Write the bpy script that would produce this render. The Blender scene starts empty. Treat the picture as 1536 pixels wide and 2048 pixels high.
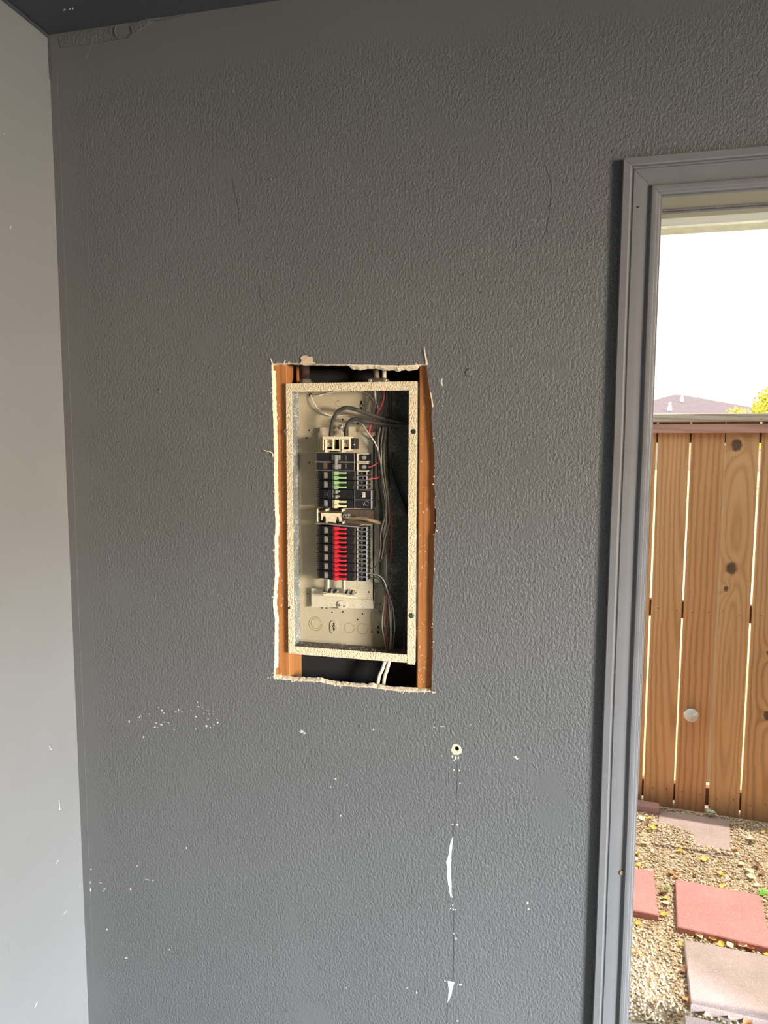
import bpy, math, random
import numpy as np
from mathutils import Vector, Matrix, noise
from mathutils.geometry import tessellate_polygon

random.seed(7); RNG = np.random.default_rng(7)
S = bpy.context.scene
COL = S.collection

# ------------------------------------------------------------------ camera
cam = bpy.data.cameras.new('camera'); cam_o = bpy.data.objects.new('camera', cam); COL.objects.link(cam_o)
cam.sensor_fit = 'AUTO'; cam.sensor_width = 36.0; cam.lens = 1420.0 * 36.0 / 2048.0
cam.clip_start = 0.02; cam.clip_end = 400
_r = Vector((0.97203, 0.23483, 0.00357)); _d = Vector((0.02676, -0.09564, -0.99506)); _f = Vector((-0.23333, 0.96732, -0.09925))
_m = Matrix((_r, -_d, -_f)).transposed().to_4x4(); _m.translation = (0, -1.87, 1.475)
cam_o.matrix_world = _m
S.camera = cam_o

# ------------------------------------------------------------------ sky, sun, lamps added to boost daylight at the garage opening, exposure
W = bpy.data.worlds.new('sky'); S.world = W; W.use_nodes = True
_bg = W.node_tree.nodes['Background']; _bg.inputs[0].default_value = (0.96, 0.985, 1.0, 1); _bg.inputs[1].default_value = 1.7
sun = bpy.data.lights.new('sun', 'SUN'); sun.energy = 4.4; sun.angle = 0.009; sun.color = (1.0, 0.93, 0.80)
sun_o = bpy.data.objects.new('sun', sun); COL.objects.link(sun_o)
sun_o.rotation_euler = Vector((1.0, 0.0, 1.9)).to_track_quat('Z', 'Y').to_euler()
def area(name, loc, target, sx, sy, power, color):
    l = bpy.data.lights.new(name, 'AREA'); l.shape = 'RECTANGLE'; l.size = sx; l.size_y = sy; l.energy = power; l.color = color
    o = bpy.data.objects.new(name, l); COL.objects.link(o); o.location = loc
    o.rotation_euler = (Vector(loc) - Vector(target)).to_track_quat('Z', 'Y').to_euler()
    return o
area('cool_boost_at_garage_door', (7.2, -4.75, 3.1), (-0.8, 0.0, 0.6), 2.0, 1.8, 5300, (0.66, 0.84, 1.0))  # added area lamp, boosts the cool skylight through the unseen opening
area('warm_boost_at_garage_door', (7.2, -4.75, 1.6), (-0.8, 0.0, 1.0), 2.0, 1.2, 1480, (1.0, 0.85, 0.69))  # added warm area lamp, boosts the bounce light through the same opening
S.view_settings.view_transform = 'Standard'; S.view_settings.look = 'None'
S.view_settings.exposure = 0.0; S.view_settings.gamma = 1.0; S.view_settings.use_curve_mapping = False

# ------------------------------------------------------------------ helpers: meshes
class MB:
    def __init__(s): s.v = []; s.f = []
    def add(s, vs, fs):
        n = len(s.v); s.v += [tuple(v) for v in vs]; s.f += [tuple(i + n for i in f) for f in fs]; return s
    def box(s, x0, x1, y0, y1, z0, z1, b=0.0):
        if b <= 0:
            return s.add([(x0,y0,z0),(x1,y0,z0),(x1,y1,z0),(x0,y1,z0),(x0,y0,z1),(x1,y0,z1),(x1,y1,z1),(x0,y1,z1)],
                         [(3,2,1,0),(4,5,6,7),(0,1,5,4),(1,2,6,5),(2,3,7,6),(3,0,4,7)])
        vs = []
        for (y, i) in ((y0, b), (y0 + b, 0), (y1 - b, 0), (y1, b)):
            c = min(b, (x1 - x0) / 3, (z1 - z0) / 3)
            a0, a1, c0, c1 = x0 + i, x1 - i, z0 + i, z1 - i
            vs += [(a0 + c, y, c0), (a1 - c, y, c0), (a1, y, c0 + c), (a1, y, c1 - c), (a1 - c, y, c1), (a0 + c, y, c1), (a0, y, c1 - c), (a0, y, c0 + c)]
        fs = [tuple(range(8))] + [tuple(range(31, 23, -1))]
        for k in range(3):
            for i in range(8):
                j = (i + 1) % 8; fs.append((k*8+i, k*8+8+i, k*8+8+j, k*8+j))
        return s.add(vs, fs)
    def xz(s, b4, y0, y1, b=0.0):                        # b4 = (x0, x1, z0, z1), front y0, back y1
        return s.box(b4[0], b4[1], y0, y1, b4[2], b4[3], b)
    def prism(s, pts, y0, y1):                            # outline in x,z pushed along y
        n = len(pts); a = sum(pts[i][0]*pts[(i+1)%n][1] - pts[(i+1)%n][0]*pts[i][1] for i in range(n))
        if a < 0: pts = pts[::-1]
        vs = [(x, y0, z) for x, z in pts] + [(x, y1, z) for x, z in pts]
        tri = tessellate_polygon([[Vector((x, z, 0)) for x, z in pts]])
        fs = []
        for t in tri:
            p = [pts[i] for i in t]
            ar = (p[1][0]-p[0][0])*(p[2][1]-p[0][1]) - (p[2][0]-p[0][0])*(p[1][1]-p[0][1])
            t = t if ar > 0 else t[::-1]
            fs += [tuple(t), tuple(i + n for i in t[::-1])]
        fs += [(i, i + n, (i+1) % n + n, (i+1) % n) for i in range(n)]
        return s.add(vs, fs)
    def tube(s, path, r, seg=8, caps=True, smooth=0):
        P = [Vector(p) for p in path]
        if smooth: P = spline(P, smooth)
        R = r if callable(r) else (lambda t: r)
        n = len(P); up = None; base = len(s.v)
        for i, p in enumerate(P):
            t = (P[min(i+1, n-1)] - P[max(i-1, 0)]).normalized()
            if up is None:
                up = Vector((0, 1, 0)) if abs(t.y) < 0.9 else Vector((0, 0, 1))
            u = (up - t * up.dot(t)).normalized(); w = t.cross(u); up = u
            rr = R(i / max(1, n - 1))
            for k in range(seg):
                a = 2*math.pi*k/seg; s.v.append(tuple(p + (u*math.cos(a) + w*math.sin(a))*rr))
        for i in range(n - 1):
            for k in range(seg):
                j = (k+1) % seg; s.f.append((base+i*seg+k, base+i*seg+j, base+(i+1)*seg+j, base+(i+1)*seg+k))
        if caps:
            s.f.append(tuple(base + k for k in range(seg-1, -1, -1))); s.f.append(tuple(base+(n-1)*seg+k for k in range(seg)))
        return s
    def lathe(s, c, axis, prof, seg=16):                  # prof = [(distance along axis, radius)]
        a = Vector(axis).normalized(); h = Vector((0, 0, 1)) if abs(a.z) < 0.9 else Vector((1, 0, 0))
        u = (h - a*h.dot(a)).normalized(); w = a.cross(u); c = Vector(c); base = len(s.v)
        for d, r in prof:
            for k in range(seg):
                t = 2*math.pi*k/seg; s.v.append(tuple(c + a*d + (u*math.cos(t) + w*math.sin(t))*r))
        for i in range(len(prof)-1):
            for k in range(seg):
                j = (k+1) % seg; s.f.append((base+i*seg+k, base+i*seg+j, base+(i+1)*seg+j, base+(i+1)*seg+k))
        s.f.append(tuple(base + k for k in range(seg-1, -1, -1))); s.f.append(tuple(base+(len(prof)-1)*seg+k for k in range(seg)))
        return s
def spline(P, k):
    out = []; n = len(P)
    for i in range(n - 1):
        p0, p1, p2, p3 = P[max(i-1, 0)], P[i], P[i+1], P[min(i+2, n-1)]
        for j in range(k):
            t = j / k
            out.append(0.5*((2*p1) + (p2-p0)*t + (2*p0-5*p1+4*p2-p3)*t*t + (3*p1-p0-3*p2+p3)*t**3))
    out.append(P[-1]); return out

def wloc(o):
    l = Vector((0, 0, 0))
    while o is not None: l += o.location; o = o.parent
    return l
def mesh(name, mb, mat, smooth=False):
    me = bpy.data.meshes.new(name); me.from_pydata(mb.v, [], mb.f); me.materials.append(mat)
    if smooth: me.polygons.foreach_set('use_smooth', [True]*len(me.polygons))
    me.update(); return me
def obj(name, mb, mat, parent=None, smooth=False, local=False, **props):
    """One mesh object. Vertices come in world space (local=True: in the parent's space); the origin goes to the mesh's own base."""
    v = np.array(mb.v, float); lo, hi = v.min(0), v.max(0)
    o0 = Vector(((lo[0]+hi[0])/2, (lo[1]+hi[1])/2, lo[2] if parent is None else (lo[2]+hi[2])/2))
    mb.v = [tuple(p) for p in (v - np.array(o0))]
    o = bpy.data.objects.new(name, mesh(name, mb, mat, smooth)); COL.objects.link(o)
    o.location = o0 - (Vector((0, 0, 0)) if (local or parent is None) else wloc(parent)); o.parent = parent
    for k, val in props.items(): o[k] = val
    return o
def thing(name, loc, label, category, group=None, rz=0.0):
    o = bpy.data.objects.new(name, None); COL.objects.link(o); o.location = loc; o.rotation_euler = (0, 0, rz); o.empty_display_size = 0.05
    o['label'] = label; o['category'] = category
    if group: o['group'] = group
    return o
def dup(root, loc, label=None, parent=None):
    r = root.copy(); COL.objects.link(r); r.location = loc
    if parent is not None: r.parent = parent
    if label: r['label'] = label
    for ch in list(root.children):
        c = ch.copy(); COL.objects.link(c); c.parent = r
        for g in list(ch.children):
            d = g.copy(); COL.objects.link(d); d.parent = c
    return r
def struct(name, mb, mat, label, parent=None, smooth=False):
    o = obj(name, mb, mat, parent, smooth)
    if parent is None: o['kind'] = 'structure'; o['label'] = label
    return o

# ------------------------------------------------------------------ helpers: materials
class NG:
    def __init__(s, name):
        s.m = bpy.data.materials.new(name); s.m.use_nodes = True; s.t = s.m.node_tree
        s.b = s.t.nodes['Principled BSDF']; s.tc = s.t.nodes.new('ShaderNodeTexCoord').outputs['Object']
    def put(s, sock, v):
        if isinstance(v, bpy.types.NodeSocket): s.t.links.new(v, sock)
        elif isinstance(v, tuple) and len(v) == 3 and sock.type == 'RGBA': sock.default_value = (*v, 1)
        else: sock.default_value = v
    def math(s, op, a, b=0.0, c=0.0, clamp=False):
        n = s.t.nodes.new('ShaderNodeMath'); n.operation = op; n.use_clamp = clamp
        for i, v in enumerate((a, b, c)): s.put(n.inputs[i], v)
        return n.outputs[0]
    def mix(s, f, a, b):
        n = s.t.nodes.new('ShaderNodeMix'); n.data_type = 'RGBA'
        s.put(n.inputs['Factor'], f); s.put(n.inputs[6], a); s.put(n.inputs[7], b); return n.outputs[2]
    def scale(s, v, k):
        n = s.t.nodes.new('ShaderNodeMapping'); s.put(n.inputs[0], v); n.inputs['Scale'].default_value = k; return n.outputs[0]
    def noise(s, sc, detail=2.0, rough=0.5, vec=None, color=False):
        n = s.t.nodes.new('ShaderNodeTexNoise'); s.put(n.inputs['Vector'], s.tc if vec is None else vec)
        n.inputs['Scale'].default_value = sc; n.inputs['Detail'].default_value = detail; n.inputs['Roughness'].default_value = rough
        return n.outputs[1 if color else 0]
    def step(s, v, lo, hi):
        n = s.t.nodes.new('ShaderNodeMapRange'); s.put(n.inputs[0], v); n.inputs[1].default_value = lo; n.inputs[2].default_value = hi; return n.outputs[0]
    def rand(s): return s.t.nodes.new('ShaderNodeObjectInfo').outputs['Random']
    def xyz(s, v=None):
        n = s.t.nodes.new('ShaderNodeSeparateXYZ'); s.put(n.inputs[0], s.tc if v is None else v); return n.outputs
    def bump(s, h, dist, strength=1.0):
        n = s.t.nodes.new('ShaderNodeBump'); s.put(n.inputs['Height'], h); n.inputs['Distance'].default_value = dist; s.put(n.inputs['Strength'], strength)
        s.t.links.new(n.outputs[0], s.b.inputs['Normal'])
    def out(s, color, rough=0.5, metal=0.0, spec=0.5):
        s.put(s.b.inputs['Base Color'], color); s.put(s.b.inputs['Roughness'], rough); s.b.inputs['Metallic'].default_value = metal
        s.b.inputs['Specular IOR Level'].default_value = spec; return s.m
def flat(name, color, rough=0.5, metal=0.0, var=0.15, nscale=60.0, bump=0.0, bscale=300.0, spec=0.5):
    g = NG(name); n = g.noise(nscale, 3)
    c = g.mix(g.step(n, 0.3, 0.7), tuple(x*(1-var) for x in color), tuple(min(1, x*(1+var)) for x in color))
    if bump: g.bump(g.noise(bscale, 2), bump)
    return g.out(c, rough, metal, spec)
def paint(name, color, bump, rough=0.5, edges=False):
    g = NG(name)
    big = g.noise(1.7, 3, 0.55)
    smoothp = g.step(g.noise(3.1, 3, 0.6), 0.30, 0.40)                # trowelled patches where the orange peel is filled
    if edges:                                                         # hand-taped corner and ceiling joint, left without texture
        o = g.xyz(); wv = g.math('MULTIPLY', g.noise(6, 3), 0.12)
        smoothp = g.math('MULTIPLY', smoothp, g.step(g.math('ADD', o[0], wv), -2.80, -2.70))
        smoothp = g.math('MULTIPLY', smoothp, g.step(g.math('ADD', o[2], wv), 3.08, 2.98))
    st = g.scale(g.tc, (1.0, 1.0, 0.72))
    peel = g.math('ADD', g.noise(150, 2.5, 0.55, st), g.math('MULTIPLY', g.noise(380, 2, 0.6, st), 0.4))
    g.bump(peel, bump, smoothp)
    c = g.mix(g.step(big, 0.3, 0.7), tuple(x*0.95 for x in color), tuple(x*1.05 for x in color))
    return g.out(c, g.math('MULTIPLY_ADD', g.noise(40, 2), 0.12, rough - 0.06), 0, 0.4)
def wood(name, light, dark, x0=0.0, z0=0.0, freq=300.0, knots=(), squash=0.07, grain=0.6, axis='z', tint=0.0, foot=None, rough=0.75):
    g = NG(name); o = g.xyz(); x, z = (o[0], o[2]) if axis == 'z' else (o[2], o[0])
    along = (1.0, 1.0, 0.12) if axis == 'z' else (0.12, 1.0, 1.0)
    st = g.scale(g.tc, along)
    wv = g.math('MULTIPLY', g.math('SUBTRACT', g.noise(14, 2, 0.5, st), 0.5), 0.030)
    wv2 = g.math('MULTIPLY', g.math('SUBTRACT', g.noise(9, 2), 0.5), 0.010)
    dx = g.math('ADD', g.math('SUBTRACT', x, x0), g.math('ADD', wv, wv2)); dz = g.math('MULTIPLY', g.math('SUBTRACT', z, z0), squash)
    ph = g.math('SQRT', g.math('ADD', g.math('MULTIPLY', dx, dx), g.math('MULTIPLY', dz, dz)))
    kmask = None
    for kx, kz, kr in knots:
        ex = g.math('SUBTRACT', x, kx); ez = g.math('MULTIPLY', g.math('SUBTRACT', z, kz), 0.75)
        d = g.math('SQRT', g.math('ADD', g.math('MULTIPLY', ex, ex), g.math('MULTIPLY', ez, ez)))
        ph = g.math('ADD', ph, g.math('MULTIPLY', g.math('EXPONENT', g.math('MULTIPLY', d, -0.55/kr)), 0.055))
        dd = g.math('ADD', d, g.math('MULTIPLY', g.math('SUBTRACT', g.noise(90, 2), 0.5), kr*0.7))
        k = g.math('SUBTRACT', 1.0, g.step(dd, kr*0.75, kr*1.15)); kmask = k if kmask is None else g.math('MAXIMUM', kmask, k)
    ring = g.math('MULTIPLY_ADD', g.math('SINE', g.math('MULTIPLY', ph, freq)), 0.5, 0.5)
    ring = g.math('POWER', ring, 2.2)
    fine = g.noise(420, 2, 0.6, g.scale(g.tc, (1, 1, 0.02) if axis == 'z' else (0.02, 1, 1)))
    big = g.noise(16, 2, 0.5, st)
    f = g.math('ADD', g.math('MULTIPLY', ring, grain), g.math('MULTIPLY', g.math('SUBTRACT', fine, 0.45), 0.8))
    f = g.math('ADD', f, g.math('MULTIPLY', g.math('SUBTRACT', big, 0.5), 0.9), 0, True)
    c = g.mix(g.step(f, 0.0, 1.0), light, dark)
    if kmask is not None: c = g.mix(g.math('MULTIPLY', kmask, 0.85), c, (0.085, 0.055, 0.05))
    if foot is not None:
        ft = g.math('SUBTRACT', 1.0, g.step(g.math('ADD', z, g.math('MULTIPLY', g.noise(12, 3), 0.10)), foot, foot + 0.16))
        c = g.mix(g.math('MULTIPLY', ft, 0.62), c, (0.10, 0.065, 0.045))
    g.bump(f, 0.0009, 0.6)
    return g.out(c, rough, 0, 0.25)

M = {}
M['wall'] = paint('grey_wall_paint', (0.125, 0.124, 0.122), 0.0039, 0.46, True)
M['left'] = paint('light_grey_wall_paint', (0.218, 0.216, 0.213), 0.0004, 0.42)
M['ceiling'] = paint('dark_ceiling_paint', (0.060, 0.064, 0.072), 0.0008, 0.6)
M['floor'] = flat('garage_concrete', (0.20, 0.195, 0.185), 0.8, 0, 0.15, 4, 0.001, 60)
M['trim'] = flat('grey_trim_paint', (0.165, 0.160, 0.160), 0.36, 0, 0.05, 9, 0.0002, 60)
M['gypsum'] = flat('broken_gypsum', (0.80, 0.65, 0.45), 0.95, 0, 0.16, 160, 0.0015, 420)
M['paper'] = flat('torn_drywall_paper', (0.58, 0.44, 0.30), 0.9, 0, 0.12, 90, 0.0006, 200)
M['chip'] = flat('bare_white_primer', (0.56, 0.55, 0.48), 0.7, 0, 0.06, 200)
M['crack'] = flat('dark_hairline_crack', (0.03, 0.03, 0.03), 0.9)  # plain dark colour of the hairline cracks
M['dark'] = flat('black_hole_liner', (0.012, 0.011, 0.010), 0.9)
M['sheath'] = flat('dark_sheathing', (0.012, 0.010, 0.009), 0.95)
M['black'] = flat('black_plastic', (0.008, 0.008, 0.009), 0.5, 0, 0.3, 200, 0.0003, 300)
M['red'] = flat('red_plastic', (0.62, 0.022, 0.035), 0.4, 0, 0.12, 150)
M['green'] = flat('pale_green_plastic', (0.34, 0.52, 0.24), 0.45, 0, 0.1, 150)
M['cream'] = flat('cream_plastic', (0.86, 0.76, 0.42), 0.45, 0, 0.08, 150)
M['greyplastic'] = flat('dusty_grey_plastic', (0.26, 0.235, 0.21), 0.6, 0, 0.25, 260)
M['labelm'] = flat('dusty_beige_label', (0.25, 0.21, 0.155), 0.7, 0, 0.2, 240)
M['steel'] = flat('dull_steel', (0.40, 0.385, 0.375), 0.45, 0.6, 0.2, 120)
M['bright'] = flat('bright_screw_metal', (0.66, 0.62, 0.54), 0.35, 0.6, 0.2, 160)
M['alum'] = flat('tinned_bus_bar', (0.72, 0.66, 0.50), 0.38, 0.35, 0.12, 90)
M['lug'] = flat('dusty_cream_insulator', (0.72, 0.62, 0.42), 0.6, 0, 0.14, 190)
M['brown'] = flat('brown_fibre_barrier', (0.085, 0.062, 0.042), 0.8, 0, 0.3, 130)
M['dkmetal'] = flat('dark_dusty_metal', (0.11, 0.095, 0.075), 0.6, 0.3, 0.4, 150)
M['rust'] = flat('rusty_conduit', (0.075, 0.045, 0.035), 0.6, 0.4, 0.5, 70)
M['rubber'] = flat('dusty_black_rubber', (0.045, 0.040, 0.035), 0.65, 0, 0.5, 45, 0.0004, 300)
M['w_black'] = flat('black_wire', (0.02, 0.02, 0.021), 0.45, 0, 0.3, 80)
M['w_tan'] = flat('dusty_tan_wire', (0.27, 0.22, 0.155), 0.6, 0, 0.25, 80)
M['w_white'] = flat('white_wire', (0.74, 0.66, 0.52), 0.5, 0, 0.12, 80)
M['w_red'] = flat('red_wire', (0.42, 0.035, 0.05), 0.5, 0, 0.2, 80)
M['w_brown'] = flat('brown_cloth_cable', (0.22, 0.15, 0.085), 0.7, 0, 0.35, 60, 0.0006, 250)
M['sheathw'] = flat('cream_cable_jacket', (0.72, 0.63, 0.45), 0.55, 0, 0.12, 60)
M['stud'] = wood('orange_stud_wood', (0.40, 0.160, 0.049), (0.25, 0.088, 0.026), 0.11, 0.3, 330, (), 0.03, 0.45)
M['rail'] = wood('dark_rail_wood', (0.30, 0.18, 0.09), (0.18, 0.10, 0.05), 0.1, 0, 260, (), 0.03, 0.4, axis='x')  # darker wood tone for rails, posts and trunk
M['cap'] = wood('weathered_cap_wood', (0.74, 0.63, 0.49), (0.45, 0.35, 0.26), 0.02, 0.15, 420, (), 0.03, 0.7, axis='x')
M['trimb'] = wood('reddish_trim_wood', (0.74, 0.43, 0.34), (0.50, 0.27, 0.21), 0.01, 0.4, 420, (), 0.03, 0.6, axis='x')
def enamel(name, color, worn, wear, peel=0.0012, grey=None):
    """painted sheet metal: peel texture and dark flecks where the spray did not cover"""
    g = NG(name); a = g.noise(330, 2, 0.6); b = g.noise(24, 3, 0.6)
    k = g.step(g.math('ADD', a, g.math('MULTIPLY', g.math('SUBTRACT', b, 0.5), 0.5)), wear, wear + 0.05)
    c = g.mix(k, color, worn)
    g.bump(g.noise(260, 1.5), peel)
    return g.out(c, 0.55, 0, 0.4)
M['flange'] = enamel('textured_cream_enamel', (0.75, 0.615, 0.40), (0.30, 0.21, 0.115), 0.66, 0.0040)
M['boxin'] = enamel('overspray_on_grey_steel', (0.17, 0.18, 0.165), (0.72, 0.70, 0.60), 0.585, 0.0006)
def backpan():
    """speckled cream overspray; the shade at the right of the box is painted in as dark grey"""
    g = NG('overspray_and_shade_back_panel'); o = g.xyz(); a = g.noise(420, 2, 0.6); b = g.noise(13, 3, 0.6)
    side = g.step(o[0], 0.135, 0.02)  # right-hand shade inside the box, put into the colour
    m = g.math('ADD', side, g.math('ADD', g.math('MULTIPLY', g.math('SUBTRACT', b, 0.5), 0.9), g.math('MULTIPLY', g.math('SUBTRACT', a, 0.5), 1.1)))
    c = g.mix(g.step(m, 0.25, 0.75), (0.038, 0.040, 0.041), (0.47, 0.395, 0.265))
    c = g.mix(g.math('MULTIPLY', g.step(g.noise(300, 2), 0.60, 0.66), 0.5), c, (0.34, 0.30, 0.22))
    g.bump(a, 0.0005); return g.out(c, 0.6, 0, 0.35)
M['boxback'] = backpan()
M['pan'] = enamel('cream_mounting_plate', (0.58, 0.51, 0.365), (0.36, 0.30, 0.21), 0.62, 0.0006)
M['boxfloor'] = enamel('dusty_box_floor', (0.12, 0.10, 0.08), (0.4, 0.34, 0.26), 0.62, 0.001)

# ------------------------------------------------------------------ the garage shell
XL, XR, ZC, ZF, YB = -1.444, 4.3, 2.628, -0.47, -7.0
DX0, DX1, DZ0, DZ1 = 0.2265, 1.05, -0.22, 2.0605             # door opening in the back wall
def jit(pts, n=5, a=0.0008, step=None):
    """subdivide a closed outline and roughen it"""
    out = []; L = len(pts)
    for i in range(L):
        p, q = Vector(pts[i]), Vector(pts[(i+1) % L]); m = max(1, int((q-p).length / (step or 0.006)))
        for j in range(m):
            t = p.lerp(q, j/m); out.append((t.x + random.uniform(-a, a), t.y + random.uniform(-a, a)))
    return out
hole_px = [(-0.7734,1.6882), (-0.7262,1.6885), (-0.6897,1.6877), (-0.632,1.6838), (-0.5469,1.6806), (-0.4773,1.6778), (-0.4088,1.675), (-0.3576,1.6765), (-0.3388,1.6774),
           (-0.3346,1.6553), (-0.3303,1.6228), (-0.3232,1.5836), (-0.3212,1.5181), (-0.3151,1.4522), (-0.3119,1.3992), (-0.3142,1.3592), (-0.3098,1.3325), (-0.3137,1.3124), (-0.3067,1.2924), (-0.3075,1.2452), (-0.3126,1.218), (-0.3117,1.1296), (-0.3136,1.0471), (-0.3121,0.9083), (-0.3141,0.838), (-0.315,0.7899),
           (-0.3611,0.7858), (-0.4178,0.7836), (-0.4896,0.7874), (-0.548,0.7852), (-0.6072,0.786), (-0.6371,0.7908), (-0.6975,0.7886), (-0.7434,0.7877), (-0.7773,0.7893),
           (-0.7747,0.8741), (-0.7721,0.9627), (-0.7777,1.0062), (-0.7758,1.0355), (-0.7704,1.0938), (-0.7706,1.2018), (-0.7673,1.2233), (-0.7681,1.2803), (-0.7701,1.3651), (-0.769,1.4493), (-0.7708,1.5466), (-0.7727,1.6293)]
hole = jit(hole_px, a=0.0007)
ac = (-0.2431,0.6363)
anchor = [(ac[0] + 0.0056*math.cos(t*math.pi/6), ac[1] + 0.0050*math.sin(t*math.pi/6)) for t in range(12)]
outer = [(XL, ZF), (DX0, ZF), (DX0, DZ0), (DX0, DZ1), (DX1, DZ1), (DX1, DZ0), (DX1, ZF), (XR, ZF), (XR, ZC), (XL, ZC)]
def face_with_holes(mb, loops, y):
    pts = [p for l in loops for p in l]
    tri = tessellate_polygon([[Vector((x, z, 0)) for x, z in l] for l in loops])
    fs = []
    for t in tri:
        p = [pts[i] for i in t]
        ar = (p[1][0]-p[0][0])*(p[2][1]-p[0][1]) - (p[2][0]-p[0][0])*(p[1][1]-p[0][1])
        if abs(ar) < 1e-12: continue
        fs.append(tuple(t) if ar > 0 else tuple(t[::-1]))
    mb.add([(x, y, z) for x, z in pts], fs)
wb = MB(); face_with_holes(wb, [outer, hole, anchor], 0.0)
ext = [(XL, ZF), (DX0, ZF), (DX0, DZ1), (DX1, DZ1), (DX1, ZF), (XR, ZF), (XR, ZC), (XL, ZC)]
mb2 = MB(); face_with_holes(mb2, [ext], 0.118); face_with_holes(mb2, [ext], 0.150)
for (x0, z0), (x1, z1) in zip(ext, ext[1:] + ext[:1]): mb2.add([(x0, .118, z0), (x1, .118, z1), (x1, .15, z1), (x0, .15, z0)], [(0, 1, 2, 3)])
wall = struct('wall_back', wb, M['wall'], 'dark grey orange-peel painted wall with a rectangular hole cut for the breaker box')
obj('exterior_sheathing', mb2, M['sheath'], wall)

# broken gypsum rim of the hole: front loop -> ragged back loop
def rim():
    mb = MB(); n = len(hole); cx = sum(p[0] for p in hole)/n; cz = sum(p[1] for p in hole)/n
    rows = []
    zt, zb, xl, xr = max(p[1] for p in hole), min(p[1] for p in hole), min(p[0] for p in hole), max(p[0] for p in hole)
    for k, (y, base, a) in enumerate(((0.0, 0.0, 0.0), (0.0006, 0.0010, .0006), (0.006, 0.0035, .0016), (0.0135, 0.0055, .0022))):
        row = []
        for i, (x, z) in enumerate(hole):
            nn = noise.noise(Vector((x*140, z*140, k*3.1))); n2 = noise.noise(Vector((x*38, z*38, 5.0)))
            w = base + a*nn
            top = zt - z < 0.02; bot = z - zb < 0.03; left = x - xl < 0.02
            if top:
                w *= 0.6
                if (-0.5497,1.6793)[0] < x < (-0.3602,1.6753)[0]: w += (0.004 + 0.0075*max(0, n2 + 0.35) + 0.002*nn) * (k/3.0)
            if bot: w *= 1.3 + 1.2*max(0, n2)
            if left: w *= 1.15
            if not (top or bot or left): w *= 0.45
            dx, dz = 0, 0
            if top: dz = -1
            elif bot: dz = 1
            elif left: dx = 1
            else: dx = -1
            row.append((x + dx*w, y, z + dz*w))
        rows.append(row)
    for r in rows: mb.v += r
    for k in range(3):
        for i in range(n):
            j = (i+1) % n; mb.f.append((k*n+i, (k+1)*n+i, (k+1)*n+j, k*n+j))
    return mb
obj('broken_drywall_edge', rim(), M['gypsum'], wall, label='crumbly cream gypsum edge of the cut hole')
# liner of the little anchor hole
al = MB(); nA = len(anchor); al.v = [(x, 0, z) for x, z in anchor] + [(x, 0.03, z) for x, z in anchor]
al.f = [(i, (i+1) % nA, nA+(i+1) % nA, nA+i) for i in range(nA)] + [tuple(range(2*nA-1, nA-1, -1))]
obj('anchor_hole', al, M['dark'], wall)
# studs either side of the box
mb = MB(); mb.box(-0.7850, -0.7345, 0.014, 0.116, ZF+.02, ZC-.02, 0.002)
obj('stud', mb, M['stud'], wall)
mb = MB(); mb.box(-0.3605, -0.3100, 0.014, 0.116, ZF+.02, ZC-.02, 0.004)
obj('stud', mb, M['stud'], wall)
sm = MB()                                                    # white plaster scuffs on the stud faces
for x0_, x1_, n_ in ((-.764, -.738, 26), (-.357, -.332, 44)):
    for _ in range(n_):
        x, z, w, h = random.uniform(x0_, x1_), random.uniform(.80, 1.66), random.uniform(.001, .004), random.uniform(.001, .006); k = random.random()*6
        sm.prism([(x + w*random.uniform(.4, 1)*math.cos(k + i*1.047), z + h*random.uniform(.4, 1)*math.sin(k + i*1.047)) for i in range(6)], .0133, .0142)
obj('stud_scuffs', sm, flat('plaster_scuff', (.52, .34, .21), .9), wall, kind='stuff')
# torn paper: flap over the top edge, slivers at the corner
def flap(path, w, mat, name, tk=0.0006):
    mb = MB(); P = [Vector(p) for p in path]; n = len(P); ws = w if isinstance(w, (list, tuple)) else [w]*n
    for i, p in enumerate(P):
        t = (P[min(i+1, n-1)] - P[max(i-1, 0)]).normalized(); u = Vector((t.z, 0, -t.x)).normalized()*ws[i]/2
        for q in (p - u, p + u): mb.v.append(tuple(q)); mb.v.append((q.x, q.y - tk, q.z))
    for i in range(n-1):
        a, b = i*4, i*4+4; mb.f += [(a+1, a+3, b+3, b+1), (a, b, b+2, a+2), (a, a+1, b+1, b), (a+2, b+2, b+3, a+3)]
    mb.f += [(0, 2, 3, 1), ((n-1)*4, (n-1)*4+1, (n-1)*4+3, (n-1)*4+2)]
    return obj(name, mb, mat, wall)
mb = MB(); mb.prism([(-0.6883,1.685), (-0.6839,1.693), (-0.6867,1.7025), (-0.6809,1.7064), (-0.6707,1.7075), (-0.6607,1.7032), (-0.652,1.7043), (-0.6507,1.6922), (-0.6478,1.6854), (-0.6666,1.6818)], -0.0042, -0.0034)
mb.prism([(-0.6883,1.685), (-0.6478,1.6854), (-0.6666,1.6805), (-0.6782,1.6807)], -0.004, 0.004)
obj('torn_paper_flap', mb, M['paper'], wall, label='folded brown paper flap')
flap([(-0.336,-0.001,1.6747), (-0.3385,-0.003,1.6926), (-0.3411,-0.004,1.7055), (-0.343,-0.005,1.7221)], [.006, .004, .003, .001], M['gypsum'], 'paper_sliver')
flap([(-0.7703,-0.001,1.4297), (-0.772,-0.004,1.4396), (-0.7786,-0.006,1.4451), (-0.7886,-0.007,1.4458), (-0.7952,-0.009,1.4492)], [.004, .003, .0025, .002, .001], M['gypsum'], 'paper_sliver')
flap([(-0.7686,-0.001,1.6839), (-0.7721,-0.003,1.6946), (-0.7745,-0.004,1.7027)], [.004, .003, .001], M['gypsum'], 'paper_sliver')
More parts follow.
